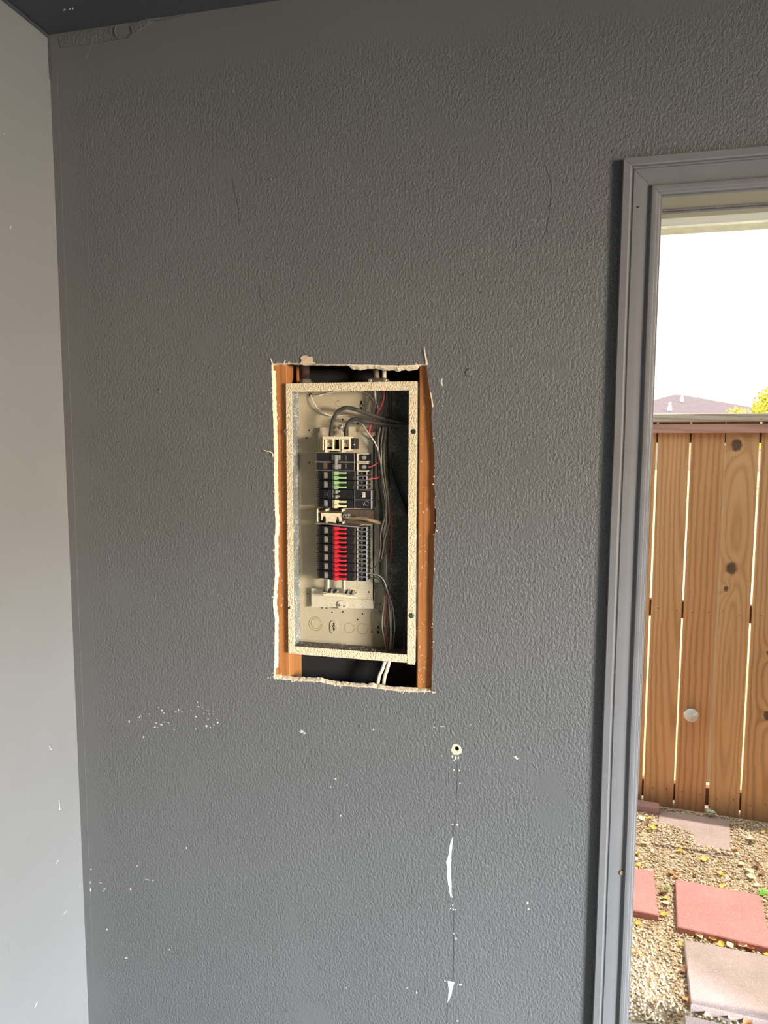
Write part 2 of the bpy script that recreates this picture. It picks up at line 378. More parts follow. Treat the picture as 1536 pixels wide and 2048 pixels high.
flap([(-0.7361,-0.001,1.6872), (-0.7338,-0.003,1.6924), (-0.7308,-0.003,1.6951)], [.004, .003, .003], M['gypsum'], 'paper_sliver')
flap([(-0.3189,-0.001,1.5652), (-0.3215,-0.002,1.5835), (-0.3256,-0.003,1.603)], [.004, .003, .003], M['gypsum'], 'paper_sliver')
flap([(-0.3135,-0.001,0.7904), (-0.3077,-0.002,0.7898), (-0.3048,-0.003,0.7918)], [.005, .004, .002], M['gypsum'], 'paper_sliver')
# crumbs of plaster along the cut
def lumps(pts, rr, mb=None, squash=0.6):
    mb = mb or MB()
    for (x, y, z) in pts:
        r = rr*random.uniform(.5, 1.4); k = random.random()*6
        ring = [(x + r*random.uniform(.7, 1.2)*math.cos(k+a*1.047), y, z + r*random.uniform(.7, 1.2)*math.sin(k+a*1.047)) for a in range(6)]
        mb.add(ring + [(x, y - r*squash, z)], [((i+1) % 6, i, 6) for i in range(6)])
    return mb
cp = []
for i, (x, z) in enumerate(hole):
    pr_ = .12 if x > -.335 else (.22 if z > .80 else .5)
    if random.random() < pr_: cp.append((x + random.uniform(-.004, .002), -0.0001, z + random.uniform(-.003, .003)))
for q in ((-0.3132,1.3992), (-0.3098,1.3285), (-0.3074,1.2385), (-0.3047,1.2359), (-0.3108,1.299), (-0.7897,0.7912), (-0.796,0.7892), (-0.3053,0.7893), (-0.4035,0.782), (-0.395,0.7799)): cp += [(q[0], -0.0001, q[1])]*2
obj('plaster_crumbs', lumps(cp, 0.0020), M['gypsum'], wall, kind='stuff')

# paint chips, scratches, cracks and the bare streak on the wall
def chip(pts, name='paint_chip', t=0.0005):
    mb = MB(); mb.prism(jit(pts, a=0.0005, step=0.004), -t, 0.0002); obj(name, mb, M['chip'], wall)
chip([(-0.2523,0.3801), (-0.2596,0.3523), (-0.2618,0.3251), (-0.2682,0.3053), (-0.2648,0.2815), (-0.2661,0.2597), (-0.2606,0.2334), (-0.2578,0.2122), (-0.254,0.1992),
      (-0.2504,0.2009), (-0.2521,0.2131), (-0.2519,0.2348), (-0.2549,0.2668), (-0.2543,0.2993), (-0.2541,0.3262), (-0.2519,0.3534), (-0.2507,0.375)])
chip([(-0.2596,-0.0537), (-0.2403,-0.0522), (-0.2458,-0.0722), (-0.2481,-0.0922), (-0.2537,-0.1074), (-0.2598,-0.121), (-0.2579,-0.1026), (-0.2561,-0.0798)])
chip([(-0.2979,1.6378), (-0.2946,1.6391), (-0.2945,1.6274), (-0.2917,1.617), (-0.2971,1.6223), (-0.2998,1.6275)])
ring = MB(); pr = []
for k in range(24):
    t = 2*math.pi*k/24; r0 = 0.0066; r1 = 0.0142 + random.uniform(-.0016, .0016) + .003*max(0, -math.sin(t))*random.random(); zc = ac[1] - 0.0030
    ring.v += [(ac[0] + r0*math.cos(t), -0.0012, ac[1] + r0*math.sin(t)), (ac[0] - .001 + r1*math.cos(t), -0.0007, zc + r1*math.sin(t)), (ac[0] + 0.0056*math.cos(t), 0.001, ac[1] + 0.0050*math.sin(t)), (ac[0] - .001 + (r1+.001)*math.cos(t), 0.0002, zc + (r1+.001)*math.sin(t))]
for k in range(24):
    a, b = 4*k, 4*((k+1) % 24); ring.f += [(a, a+1, b+1, b), (a+2, a, b, b+2), (a+1, a+3, b+3, b+1)]
obj('anchor_ring', ring, flat('bare_plaster_ring', (0.56, 0.50, 0.35), 0.9, 0, 0.2, 260), wall, label='bare plaster ring round the anchor hole')
sp = MB()
def specks(lst, s=1.0):
    for (x, z, w, h) in lst:
        n = 7; k = random.random()*6
        sp.prism([(x + w/2*random.uniform(.6, 1.25)*math.cos(k + 2*math.pi*i/n), z + h/2*random.uniform(.6, 1.25)*math.sin(k + 2*math.pi*i/n)) for i in range(n)], -0.0005, 0.0002)
px = 0.00129
def sv(p, w, h): return (p[0], p[1], w*px, h*px)
specks([sv((-1.257,0.6127), 4, 6), sv((-1.2165,0.6342), 7, 3), sv((-1.2201,0.6291), 4, 4), sv((-1.1871,0.6433), 7, 2), sv((-1.154,0.667), 3, 2), sv((-1.1425,0.6586), 6, 5), sv((-1.1359,0.6514), 5, 2), sv((-1.0954,0.6584), 9, 2), sv((-1.0869,0.6655), 2, 5), sv((-1.0753,0.6603), 4, 2),
        sv((-1.1641,0.6172), 6, 3), sv((-1.1679,0.6041), 6, 3), sv((-1.1594,0.6034), 3, 2), sv((-1.1455,0.6143), 6, 3), sv((-1.1351,0.6232), 4, 2), sv((-1.1216,0.623), 4, 3), sv((-1.2084,0.5682), 5, 4), sv((-1.1037,0.6028), 5, 2),
        sv((-1.0202,0.6826), 4, 4), sv((-1.0231,0.6963), 1.5, 6), sv((-1.0292,0.6508), 5, 4), sv((-1.0453,0.6679), 5, 1.5), sv((-1.0071,0.6808), 2, 2), sv((-0.9953,0.6247), 6, 5), sv((-0.9823,0.6213), 4, 3), sv((-0.9707,0.6302), 3, 2), sv((-0.9583,0.6392), 5, 5), sv((-0.9605,0.6482), 3, 2),
        sv((-0.9893,0.6732), 4, 1.5), sv((-0.9714,0.6734), 5, 1.5), sv((-0.9846,0.6628), 5, 1.5), sv((-0.9716,0.6641), 5, 1.5), sv((-0.9883,0.647), 5, 1.5), sv((-1.0026,0.6627), 2, 6), sv((-1.0302,0.6118), 3, 2),
        sv((-0.6927,0.6386), 12, 7), sv((-0.6851,0.6349), 6, 5), sv((-0.6988,0.638), 4, 3), sv((-0.4792,0.6664), 4, 4), sv((-0.0843,0.6298), 8, 6), sv((-0.0802,0.626), 5, 4), sv((-0.0883,0.6307), 4, 3), sv((-0.5918,0.5072), 6, 4), sv((-0.5843,0.5111), 3, 3), sv((-0.607,0.4813), 2, 4), sv((-0.5573,0.4934), 3, 2),
        sv((-1.0718,0.2284), 3, 6), sv((-1.2456,0.1435), 3, 4), sv((-1.4122,0.1082), 3, 5), sv((-1.416,0.0617), 2, 7), sv((-1.4171,0.036), 2.5, 12), sv((-1.3655,0.0477), 5, 4), sv((-1.3713,0.0399), 4, 3), sv((-1.3793,0.0658), 5, 2), sv((-1.2715,0.061), 4, 6), sv((-1.3619,-0.0899), 3, 5), sv((-1.2963,-0.1759), 9, 3), sv((-1.14,-0.1182), 3, 5),
        sv((-1.2118,0.1039), 12, 1.2), sv((-1.1925,0.1036), 8, 1.2), sv((-0.5771,0.3989), 3, 5), sv((-0.3289,0.6357), 2, 2), sv((-0.3035,0.3632), 3, 2), sv((-0.2381,0.4163), 5, 6), sv((-0.2521,0.4158), 4, 4), sv((-0.25,0.574), 4, 4), sv((-0.2348,0.5743), 4, 4), sv((-0.2329,0.5386), 4, 3), sv((-0.3224,0.5525), 2, 2), sv((-0.2838,0.6104), 2, 3),
        sv((-0.2507,0.2035), 4, 6), sv((-0.2489,0.1784), 3, 4), sv((-0.2544,0.1671), 4, 4), sv((-0.2473,0.1652), 4, 4), sv((-0.2403,0.1664), 4, 3), sv((-0.2377,0.0798), 4, 4), sv((-0.245,0.0936), 3, 5), sv((-0.223,-0.057), 6, 6), sv((-0.2673,-0.055), 4, 3), sv((-0.3776,-0.0982), 3, 3), sv((-0.5615,-0.1345), 2, 3), sv((-0.23,-0.1705), 4, 4), sv((-0.043,0.2184), 4, 6), sv((-0.0399,0.2015), 5, 3), sv((-0.3495,-0.1066), 3, 6), sv((-0.2084,0.3767), 3, 4), sv((-0.1521,0.3105), 2, 3),
        sv((-0.307,0.691), 5, 1.5), sv((-0.2848,0.6947), 7, 1.5), sv((-0.3027,0.6743), 2, 2), sv((-0.2067,0.7082), 2, 2), sv((-0.2547,0.6122), 4, 7), sv((-0.2463,0.6088), 4, 9), sv((-0.2381,0.6112), 4, 6), sv((-0.2504,0.6012), 3, 4), sv((-0.2902,1.604), 2, 3), sv((-0.2938,1.5677), 2, 3)])
obj('paint_specks', sp, M['chip'], wall, kind='stuff')
cr = MB()
def crack(pts, r=0.0005): cr.tube([(x, -0.0001, z) for x, z in pts], r, 4)
crack([(-0.2406,0.5923), (-0.2406,0.5463), (-0.2429,0.4593), (-0.2478,0.4077), (-0.2516,0.3779)])
crack([(-0.2445,0.1612), (-0.2439,0.1193), (-0.245,0.0966), (-0.2429,0.0441), (-0.2445,-0.0475)], 0.0007); crack([(-0.2593,-0.121), (-0.2614,-0.1864)])
crack([(-0.8825,2.1918), (-0.8772,2.1585), (-0.8661,2.1181), (-0.8626,2.0649)], .0006); crack([(-0.0468,2.1571), (-0.0274,2.1034), (-0.0328,2.0347), (-0.039,1.9919)], .0006)
crack([(-0.8074,1.9017), (-0.8063,1.8748), (-0.7948,1.8555), (-0.7878,1.8269)], .0006)
obj('hairline_cracks', cr, M['crack'], wall, kind='stuff')
rd = MB(); rd.tube([(XL + .024, 0, 2.52), (XL + .023, 0, 2.2), (XL + .025, 0, 1.5), (XL + .024, 0, .9), (XL + .025, 0, .2), (XL + .024, 0, -.3)], .0007, 4)
obj('taped_corner_ridge', rd, M['wall'], wall)
du = MB()                                                    # raised filler blobs and nail pops under the paint
for q, r in (((-0.2266,1.6533), .012), ((-1.1229,1.6159), .009), ((-0.2433,1.9017), .005), ((-0.7945,2.1809), .004), ((-0.7713,2.179), .005), ((-0.7612,2.1795), .004), ((0.1163,2.1757), .005), ((-0.4216,2.0235), .003), ((-0.6291,1.9484), .003), ((-0.1965,1.8545), .004), ((-0.5187,0.6726), .006), ((-0.5933,0.5025), .005), ((-0.8379,2.1187), .003), ((-0.5746,1.8882), .002), ((0.1129,2.1737), .003)):
    n = 14; prof = [(0.0003, r), (-0.0006, r*0.72), (-0.0016, r*0.62), (-0.0014, r*0.35)]
    du.lathe((q[0], 0, q[1]), (0, 1, 0), [(d, rr) for d, rr in prof], n)
obj('paint_blobs', du, M['wall'], wall, True, kind='stuff')

# left wall, ceiling, floor, right wall with the garage opening, front wall
g_label = 'smooth light grey painted wall meeting the dark wall at the corner'
mb = MB(); mb.box(XL - 0.12, XL, YB, 0.15, ZF, ZC); lw = struct('wall_left', mb, M['left'], g_label)
sc = MB()
for p, q in (((-0.1262,0.5684), (-0.1164,0.5518)), ((-0.0982,0.0149), (-0.0797,0.0138)), ((-0.1073,0.1985), (-0.1189,0.1926)), ((-0.2327,-0.1838), (-0.2238,-0.1737)), ((-0.1817,2.0484), (-0.184,2.0399)), ((-0.0937,0.3835), (-0.0912,0.3502)), ((-0.1876,2.2851), (-0.1914,2.281))):
    sc.tube([(XL, p[0], p[1]), (XL, q[0], q[1])], 0.0009, 4)
obj('paint_scratches', sc, M['chip'], lw, kind='stuff')
sc = MB()
for p, q in (((-0.2277,0.3392), (-0.227,0.3191)), ((-0.3197,0.0795), (-0.316,0.0513)), ((-0.2463,0.5968), (-0.2488,0.5877)), ((-0.2972,0.1946), (-0.2902,0.1271))):
    sc.tube([(XL, p[0], p[1]), (XL, q[0], q[1])], 0.0009, 4)
obj('scuff_marks', sc, flat('grey_scuff', (0.17, 0.17, 0.165), 0.8), lw, kind='stuff')
mb = MB(); mb.box(XL - 0.12, XR, YB, 0.15, ZC, ZC + 0.12); ceil = struct('ceiling', mb, M['ceiling'], 'dark painted ceiling above the grey wall')
mb = MB(); mb.box(XL - 0.12, XR + 0.12, YB, 0.15, ZF - 0.1, ZF); struct('floor', mb, M['floor'], 'concrete garage floor below the picture')
mb = MB(); GY0, GY1, GZ = -4.7, -2.3, 1.9
mb.box(XR, XR + .12, GY1, 0.15, ZF, ZC); mb.box(XR, XR + .12, YB, GY0, ZF, ZC); mb.box(XR, XR + .12, GY0, GY1, GZ, ZC)
struct('wall_right', mb, M['wall'], 'garage wall with the open vehicle doorway that lets the daylight in')
mb = MB(); mb.box(XL - .12, XR + .12, YB - .12, YB, ZF, ZC); struct('wall_front', mb, M['wall'], 'grey garage wall behind the camera')
# taped joint under the ceiling, partly peeled
tp = MB()
tp.prism([(-1.4094,2.6157), (-1.3001,2.6209), (-1.2314,2.6256), (-1.224,2.6142), (-1.2293,2.599), (-1.2139,2.588), (-1.1903,2.589), (-1.2694,2.5881), (-1.4041,2.5881)], -0.0022, 0.0002)
obj('joint_tape', tp, M['wall'], wall, label='strip of joint tape under the ceiling')
tp = MB(); tp.prism([(-1.1784,2.6163), (-1.15,2.6258), (-1.1159,2.6306), (-1.0732,2.6264), (-0.9903,2.6273), (-1.0582,2.6219), (-1.1116,2.621), (-1.1572,2.5981), (-1.1856,2.5898), (-1.1727,2.6)], -0.0045, 0.0002)
obj('joint_tape', tp, M['wall'], wall)
tp = MB(); tp.tube([(-1.2232,-0.003,2.623), (-1.2264,-0.006,2.6087), (-1.2213,-0.005,2.5955), (-1.2125,-0.002,2.5894)], 0.0016, 5, smooth=3); tp.tube([(-1.1867,-0.003,2.5897), (-1.1583,-0.008,2.5966), (-1.1444,-0.005,2.6069)], 0.0014, 5, smooth=3); tp.tube([(-1.3033,-0.002,2.6256), (-1.2971,-0.0006,2.607), (-1.3047,-0.0003,2.5842), (-1.324,-0.0003,2.5491)], 0.0008, 4)
obj('peeled_tape_curl', tp, M['wall'], wall)
cb_ = MB(); cb_.tube([(XL + .001, -0.7, ZC - .002), (XL + .0035, -0.35, ZC - .003), (XL + .004, -0.12, ZC - .004), (XL + .003, 0.0, ZC - .006)], 0.004, 6)
cb_.tube([(XL + .001, -.001, ZC - .01), (XL + .003, -.003, ZC - .05), (XL + .001, -.001, ZC - .12)], 0.003, 6, smooth=3)
obj('caulk_bead', cb_, M['ceiling'], ceil)
fl = MB()
for q in (((-1.2972,0,2.6523), .0), ((-1.3217,0,2.6422), 0), ((-1.3046,0,2.6294), 0), ((-1.0728,0,2.6392), 0)):
    fl.tube([(q[0][0] + random.uniform(-.004, .004), -0.09, ZC - .0002), (q[0][0] + .006, -0.095, ZC - .0005)], .0014, 4)
obj('ceiling_flakes', fl, M['chip'], ceil, kind='stuff')

# ------------------------------------------------------------------ door casing and frame
prof = [(0, 0.0), (0, 0.0185), (0.0015, 0.0200), (0.0165, 0.0200), (0.0195, 0.0175), (0.0205, 0.0095), (0.0235, 0.0090), (0.0265, 0.0118), (0.034, 0.0112), (0.043, 0.0102), (0.052, 0.0088),
        (0.060, 0.0080), (0.0645, 0.0085), (0.0665, 0.0138), (0.0685, 0.0158), (0.0735, 0.0162), (0.0785, 0.0158), (0.0805, 0.0140), (0.0845, 0.0135), (0.0875, 0.0112), (0.0885, 0.0085), (0.0885, 0.0)]
CW = 0.0885; X0 = 0.1372; ZT = DZ1 + CW
def casing(name, ends, label):
    """sweep the casing profile between two mitred ends; ends = functions u -> (x, z)"""
    mb = MB(); n = len(prof)
    for e in ends:
        for u, d in prof: x, z = e(u); mb.v.append((x, -d, z))
    m = len(ends)
    for k in range(m-1):
        for i in range(n-1): mb.f.append((k*n+i, k*n+i+1, (k+1)*n+i+1, (k+1)*n+i))
    mb.f.append(tuple(range(n))); mb.f.append(tuple(range(m*n-1, (m-1)*n-1, -1)))
    return struct(name, mb, M['trim'], label)
wob = lambda z: 0.0006*math.sin(z*5.1) + 0.0004*math.sin(z*13 + 1)
tl = casing('trim_1', [(lambda u, z=z: (X0 + u + wob(z), (ZT - u - 0.0006) if z > 2 else z)) for z in (9, 1.9, 1.7, 1.5, 1.3, 1.1, .9, .7, .5, .3, .1, -.2, ZF)], 'moulded dark grey door casing, the upright left of the doorway')
casing('trim_2', [(lambda u: (X0 + u + 0.0004, ZT - u)), (lambda u: (DX1 + CW - u, ZT - u))], 'moulded dark grey door casing across the top of the doorway')
casing('trim_3', [(lambda u: (DX1 + CW - u, ZT - u - .0006)), (lambda u: (DX1 + CW - u, ZF))], 'moulded dark grey door casing right of the doorway, outside the picture')
mb = MB()
for q, r in (((0.1751,2.0356), .002), ((0.2112,2.0157), .0012), ((0.1527,1.9587), .0008)):
    mb.lathe((q[0], -0.0125, q[1]), (0, -1, 0), [(-.002, r), (.0003, r)], 8)
obj('nail_hole', mb, M['dark'], tl)
q = (0.1977,0.3485); mb = MB(); mb.lathe((q[0], -0.0100, q[1]), (0, -1, 0), [(-.002, .0075), (.0006, .0068), (.0010, .0050), (.0004, .0045)], 14)
obj('chipped_paint_spot', mb, flat('chipped_brown', (0.20, 0.15, 0.09), 0.9, 0, 0.4, 300), tl, True, label='small chipped brown spot')
q = (0.2376,0.4182); mb = MB(); mb.tube([(DX0 - .0025, -.0118, 1.95), (DX0 - .0022, -.0118, 1.2), (DX0 - .0024, -.0118, .5), (DX0 - .0022, -.0118, -.1)], .0011, 5)
obj('pale_edge_line', mb, flat('pale_casing_edge', (0.30, 0.29, 0.28), 0.4), tl)  # thin paler line along the inner edge of the casing
jm = bpy.data.objects.new('door_1', None); COL.objects.link(jm); jm.location = ((DX0 + DX1)/2, .07, DZ0); jm['kind'] = 'structure'; jm['label'] = 'painted frame of the open side doorway to the yard'
mb = MB(); mb.box(DX0 - .012, DX0 + .004, 0.0, .152, DZ0, DZ1 - .004, .001); obj('side_jamb', mb, M['trim'], jm)
mb = MB(); mb.box(DX1 - .004, DX1 + .012, 0.0, .152, DZ0, DZ1 - .004, .001); obj('side_jamb', mb, M['trim'], jm)
mb = MB(); mb.box(DX0 - .012, DX1 + .012, 0.0, .152, DZ1 - .004, DZ1 + .014, .001); obj('head_jamb', mb, M['trim'], jm)
mb = MB(); mb.box(DX0 + .004, DX1 - .004, .112, .152, DZ1 - .010, DZ1 - .004, .001); mb.box(DX0 + .004, DX1 - .004, .098, .104, DZ1 - .006, DZ1 - .004); obj('door_stop', mb, M['trim'], jm)
mb = MB(); mb.box(DX0, DX1, -.01, .18, DZ0 - .03, DZ0, .004); obj('threshold', mb, M['steel'], jm)
# eave outside above the door
M['soffit'] = flat('pale_green_soffit_paint', (0.74, 0.78, 0.76), 0.7, 0, 0.04, 6)
M['fascia'] = flat('pale_cream_fascia_paint', (0.80, 0.82, 0.66), 0.7, 0, 0.1, 30)
ev = bpy.data.objects.new('trim_4', None); COL.objects.link(ev); ev.location = (1.0, .3, 2.09); ev['kind'] = 'structure'; ev['label'] = 'pale green painted roof eave seen above the doorway'
mb = MB(); mb.box(-1.5, 4.3, .152, .228, 2.054, 2.09); obj('soffit_board', mb, M['soffit'], ev)
mb = MB(); mb.box(-1.5, 4.3, .232, .305, 2.049, 2.16, .003); obj('fascia_board', mb, M['fascia'], ev)
mb = MB(); mb.add([(-1.6, .33, 2.16), (4.35, .33, 2.16), (4.35, .152, 2.26), (-1.6, .152, 2.26), (-1.6, .33, 2.18), (4.35, .33, 2.18), (4.35, .152, 2.28), (-1.6, .152, 2.28)], [(0, 1, 2, 3), (4, 7, 6, 5), (0, 4, 5, 1), (3, 2, 6, 7), (0, 3, 7, 4), (1, 5, 6, 2)])
obj('roof_slope', mb, M['sheath'], ev)

# ------------------------------------------------------------------ electrical panel
EP = thing('electrical_panel', (-0.548, 0.1, 0.8655), 'open cream metal breaker box with its cover off, set in the cut wall hole', 'breaker box')
bx0, bx1, bz0, bz1 = -0.7332, -0.3630, 0.8660, 1.6335
YF, YK = 0.004, 0.100
sides = MB(); t = 0.0016
sides.box(bx0, bx0 + t, YF + t, YK, bz0, bz1); sides.box(bx1 - t, bx1, YF + t, YK, bz0, bz1); sides.box(bx0, bx1, YF + t, YK, bz1 - t, bz1)
obj('side_wall', sides, M['boxin'], EP, label='grey steel inner walls speckled with cream overspray')
mb = MB(); mb.box(bx0, bx1, YF + t, YK, bz0 + .0085, bz0 + .0085 + t); obj('bottom_wall', mb, M['boxfloor'], EP)
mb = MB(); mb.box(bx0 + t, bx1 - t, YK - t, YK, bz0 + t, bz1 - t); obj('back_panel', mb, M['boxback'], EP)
for b4 in ((bx0, bx0 + .0178, bz0 + .0008, bz1), (bx1 - .0218, bx1, bz0 - .004, bz1), ):
    mb = MB(); mb.xz(b4, YF - .0015, YF + .0008, .0006); obj('flange', mb, M['flange'], EP)
mb = MB(); mb.xz((bx0 + .0183, bx1 - .0223, bz1 - .0235, bz1), YF - .001, YF + .001, .0006); obj('flange', mb, M['flange'], EP)
mb = MB(); mb.xz((bx0 + .0183, bx1 - .0223, bz0 - .0005, bz0 + .0228), YF - .001, YF + .001, .0006); obj('flange', mb, M['flange'], EP)
# screws and holes in the flange
def screw(c, r, mat, parent, ang=0.6, name='screw', ax=(0, -1, 0), h=0.0018):
    mb = MB(); mb.lathe(c, ax, [(0, r), (h*.6, r), (h, r*.72)], 14); o = obj(name, mb, mat, parent, True)
    s = MB(); d = Vector((math.cos(ang), 0, math.sin(ang))); u = Vector((-math.sin(ang), 0, math.cos(ang))); c = Vector(c)
    q = [c + d*r*.95 + u*r*.14, c + d*r*.95 - u*r*.14, c - d*r*.95 - u*r*.14, c - d*r*.95 + u*r*.14]
    s.prism([(p.x, p.z) for p in q], c.y - h - .0002, c.y - h*.4); obj('slot', s, M['dark'], o)
    return o
q = (-0.7321,1.4842); q = (-0.7334,1.5009)
screw((q[0] + .0005, .0024, q[1]), .0058, M['steel'], EP, .9)
q = (-0.7297,0.9998); screw((q[0] + .0005, .0024, q[1]), .0036, M['rust'], EP, .2)
q = (-0.373,0.9994); screw((q[0], .0024, q[1]), .0075, flat('green_tarnished_screw', (.10, .13, .09), .5, .4, .3, 200), EP, 1.5)
def holes(name, lst, y, parent, mat=None):
    for (x, z), r in lst:
        mb = MB(); mb.lathe((x, y, z), (0, -1, 0), [(-.0008, r), (.0003, r)], 10); obj(name, mb, mat or M['dark'], parent)
holes('screw_hole', [((-0.372,1.501), .0066)], .0022, EP)
YP = YK - t                                             # front face of the back panel
holes('small_hole', [((-0.7083,1.0224), .0022), ((-0.6316,0.9702), .0022), ((-0.5988,0.9736), .0024), ((-0.5384,0.9712), .0024), ((-0.5533,0.9532), .0026), ((-0.4847,1.003), .0024), ((-0.4851,0.9826), .0024), ((-0.5106,0.9195), .0026),
      ((-0.6633,0.9822), .0024), ((-0.6487,0.9821), .0024), ((-0.6992,1.5057), .0026), ((-0.708,1.4837), .0026), ((-0.6994,1.4123), .0026), ((-0.5979,1.5368), .0028), ((-0.553,1.5241), .0028)], YP, EP)
M['knock'] = flat('rusty_knockout_score', (0.26, 0.17, 0.08), 0.8, 0, 0.4, 200)
def ringmb(c, r, w, y, a0=0.0, a1=6.2832, n=28):
    mb = MB()
    mb.tube([(c[0] + r*math.cos(a0 + (a1-a0)*k/n), y, c[1] + r*math.sin(a0 + (a1-a0)*k/n)) for k in range(n+1)], w, 4); return mb
for c, r in (((-0.6837,0.9326), .0208), ((-0.682,0.9339), .0155), ((-0.5794,0.9264), .0152), ((-0.5384,0.9268), .0155)):
    obj('knockout', ringmb(c, r, .0007, YP, random.uniform(0, 1), 6.2 + random.uniform(0, .5)), M['knock'], EP)
obj('knockout', ringmb((-0.6107,1.582), .0085, .0007, YP, 1.2, 5.2), M['knock'], EP)
def keyhole(c, y, k=1.0):
    mb = MB()
    for dz, r in ((.009, .0026), (0.001, .0042), (-.009, .0030)): mb.lathe((c[0], y, c[1] + dz*k), (0, -1, 0), [(-.0005, r*k), (.0004, r*k)], 12)
    mb.xz((c[0] - .0018*k, c[0] + .0018*k, c[1] - .009*k, c[1] + .009*k), y - .0004, y + .0005); o = obj('keyhole_slot', mb, M['dark'], EP)
    screw((c[0], y - .0006, c[1] + .0005), .0028*k, M['bright'], o, .4)
em = MB(); q = (-0.6254,0.9269); n = 20
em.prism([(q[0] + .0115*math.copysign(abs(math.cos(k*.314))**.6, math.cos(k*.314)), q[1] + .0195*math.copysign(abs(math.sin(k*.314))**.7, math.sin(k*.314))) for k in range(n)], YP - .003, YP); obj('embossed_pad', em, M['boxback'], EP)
keyhole((-0.6253,0.9286), YP - .003); keyhole((-0.4911,0.9276), YP); keyhole((-0.5422,1.5748), YP, 1.25)
# mounting plate behind the breakers
YM = 0.086
mb = MB(); mb.xz((-0.6381,-0.5006,0.9926,1.4892), YM, YM + .0015); mb.xz((-0.6689,-0.4864,1.0694,1.5007), YM + .002, YM + .0035)
x0_, x1_, z0_, z1_ = -0.5043,-0.5006,0.9926,1.4895; mb.box(x0_, x1_, YM, YP, z0_, z1_)
mb.xz((-0.6621,-0.6321,1.4778,1.5135), YM - .001, YM + .002); mb.xz((-0.5767,-0.556,1.4894,1.5148), YM - .001, YM + .002); mb.xz((-0.6645,-0.6532,1.4892,1.5021), YM - .003, YM)
obj('mounting_plate', mb, M['pan'], EP)
mb = MB(); mb.prism([(-0.6905,1.0424), (-0.6552,1.042), (-0.6552,1.0301), (-0.5878,1.0189), (-0.5034,1.0177), (-0.5011,0.9928), (-0.5726,0.99), (-0.6261,0.9906), (-0.6909,0.9853)], YM - .003, YM - .0005); ft = obj('foot_plate', mb, M['pan'], EP)
holes('small_hole', [((-0.5161,1.0402), .0026)], YM - .0002, EP)
mb = MB(); q = (-0.5943,0.9984); mb.prism([(q[0] + .0145*math.copysign(abs(math.cos(k*.314))**.6, math.cos(k*.314)), q[1] + .0125*math.copysign(abs(math.sin(k*.314))**.6, math.sin(k*.314))) for k in range(20)], YM - .0065, YM - .001); obj('screw_boss', mb, M['pan'], EP)
q = (-0.5997,0.998); screw((q[0], YM - .0065, q[1]), .0055, M['pan'], EP, .1)
q = (-0.5897,0.9956); holes('small_hole', [(q, .0022)], YM - .0065, EP)
# bus bars and comb insulators at the foot
for b4 in ((-0.6393,-0.6277,1.0423,1.1619), (-0.5904,-0.5794,1.039,1.1566)):
    mb = MB(); mb.xz(b4, .058, .0615, .0008); mb.xz((b4[1] - .0035, b4[1] - .0005, b4[2], b4[3]), .052, .058, .0005); obj('bus_bar', mb, M['alum'], EP)
mb = MB(); mb.xz((-0.6468,-0.5474,1.0368,1.0387), .054, .084, .001); obj('comb_insulator', mb, M['lug'], EP)
for k, q in enumerate(((-0.6264,1.0456), (-0.6193,1.0448), (-0.611,1.0441), (-0.6028,1.0441), (-0.5758,1.0456), (-0.5688,1.0452), (-0.5618,1.044), (-0.5548,1.0426))):
    mb = MB(); w = .0022
    mb.prism([(q[0] - w, q[1] - .006), (q[0] + w, q[1] - .006), (q[0] + w + .004, q[1] + .0055), (q[0] - w + .004, q[1] + .0055)], .050, .060); obj('comb_tooth', mb, M['black'] if k % 2 == 0 else M['greyplastic'], EP)
mb = MB(); mb.prism([(-0.6435,1.0351), (-0.6103,1.0413), (-0.5922,1.0364), (-0.5445,1.0332), (-0.546,1.0273), (-0.5773,1.0285), (-0.5983,1.0288), (-0.6405,1.0294)], .051, .057); obj('comb_clip', mb, M['lug'], EP)

# breakers ---------------------------------------------------------------
YBf = 0.036                                            # face of the breaker bodies
bl = (-0.6553,1.3084)[0]
def brk_root(z): 
    o = bpy.data.objects.new('circuit_breaker', None); COL.objects.link(o); o.empty_display_size = .02; o.parent = EP
    o.location = Vector((bl, YBf, z)) - wloc(EP); return o
def L_(name, mb, mat, parent, **k): return obj(name, mb, mat, parent, local=True, **k)
def body(root, h, long=0.1135):
    mb = MB(); hh = h/2 - .0005
    mb.box(.018, long, 0, .046, -hh, hh, .0012); mb.box(.0, .018, .010, .046, -hh, hh, .001)
    mb.box(.034, .047, -.003, .002, -hh, hh, .0008); mb.box(.090, .108, -.0015, .002, -hh, -hh*.1, .0005)
    L_('breaker_body', mb, M['black'], root)
    mb = MB()
    for k in range(4):
        z = -hh + (k + .5)*2*hh/4; s = random.uniform(-.002, .002)
        mb.add([(-.006+s, .014, z-.0009), (.017, .006, z-.0006), (.017, .006, z+.0006), (-.006+s, .014, z+.0009), (-.006+s, .03, z-.0009), (.017, .03, z-.0006), (.017, .03, z+.0006), (-.006+s, .03, z+.0009)], [(0, 1, 2, 3), (4, 7, 6, 5), (0, 4, 5, 1), (3, 2, 6, 7), (0, 3, 7, 4), (1, 5, 6, 2)])
    L_('contact_clip', mb, M['w_black'], root)
    mb = MB(); mb.box(.1095, .1130, -.0012, .004, -hh, hh, .0005); L_('barrier_strip', mb, M['brown'], root)
def lever(root, z, mat, h=.0053):
    mb = MB(); mb.box(.0480, .0568, -.0085, .002, z - h, z + h, .0008)
    mb.prism([(.0572, z - h), (.0632, z - h), (.0668, z - h*.45), (.0668, z + h*.5), (.0632, z + h), (.0572, z + h)], -.0170, .002)
    mb.box(.0660, .0885, -.0125, -.002, z - h*.42, z + h*.48, .0006)
    L_('handle', mb, mat, root)
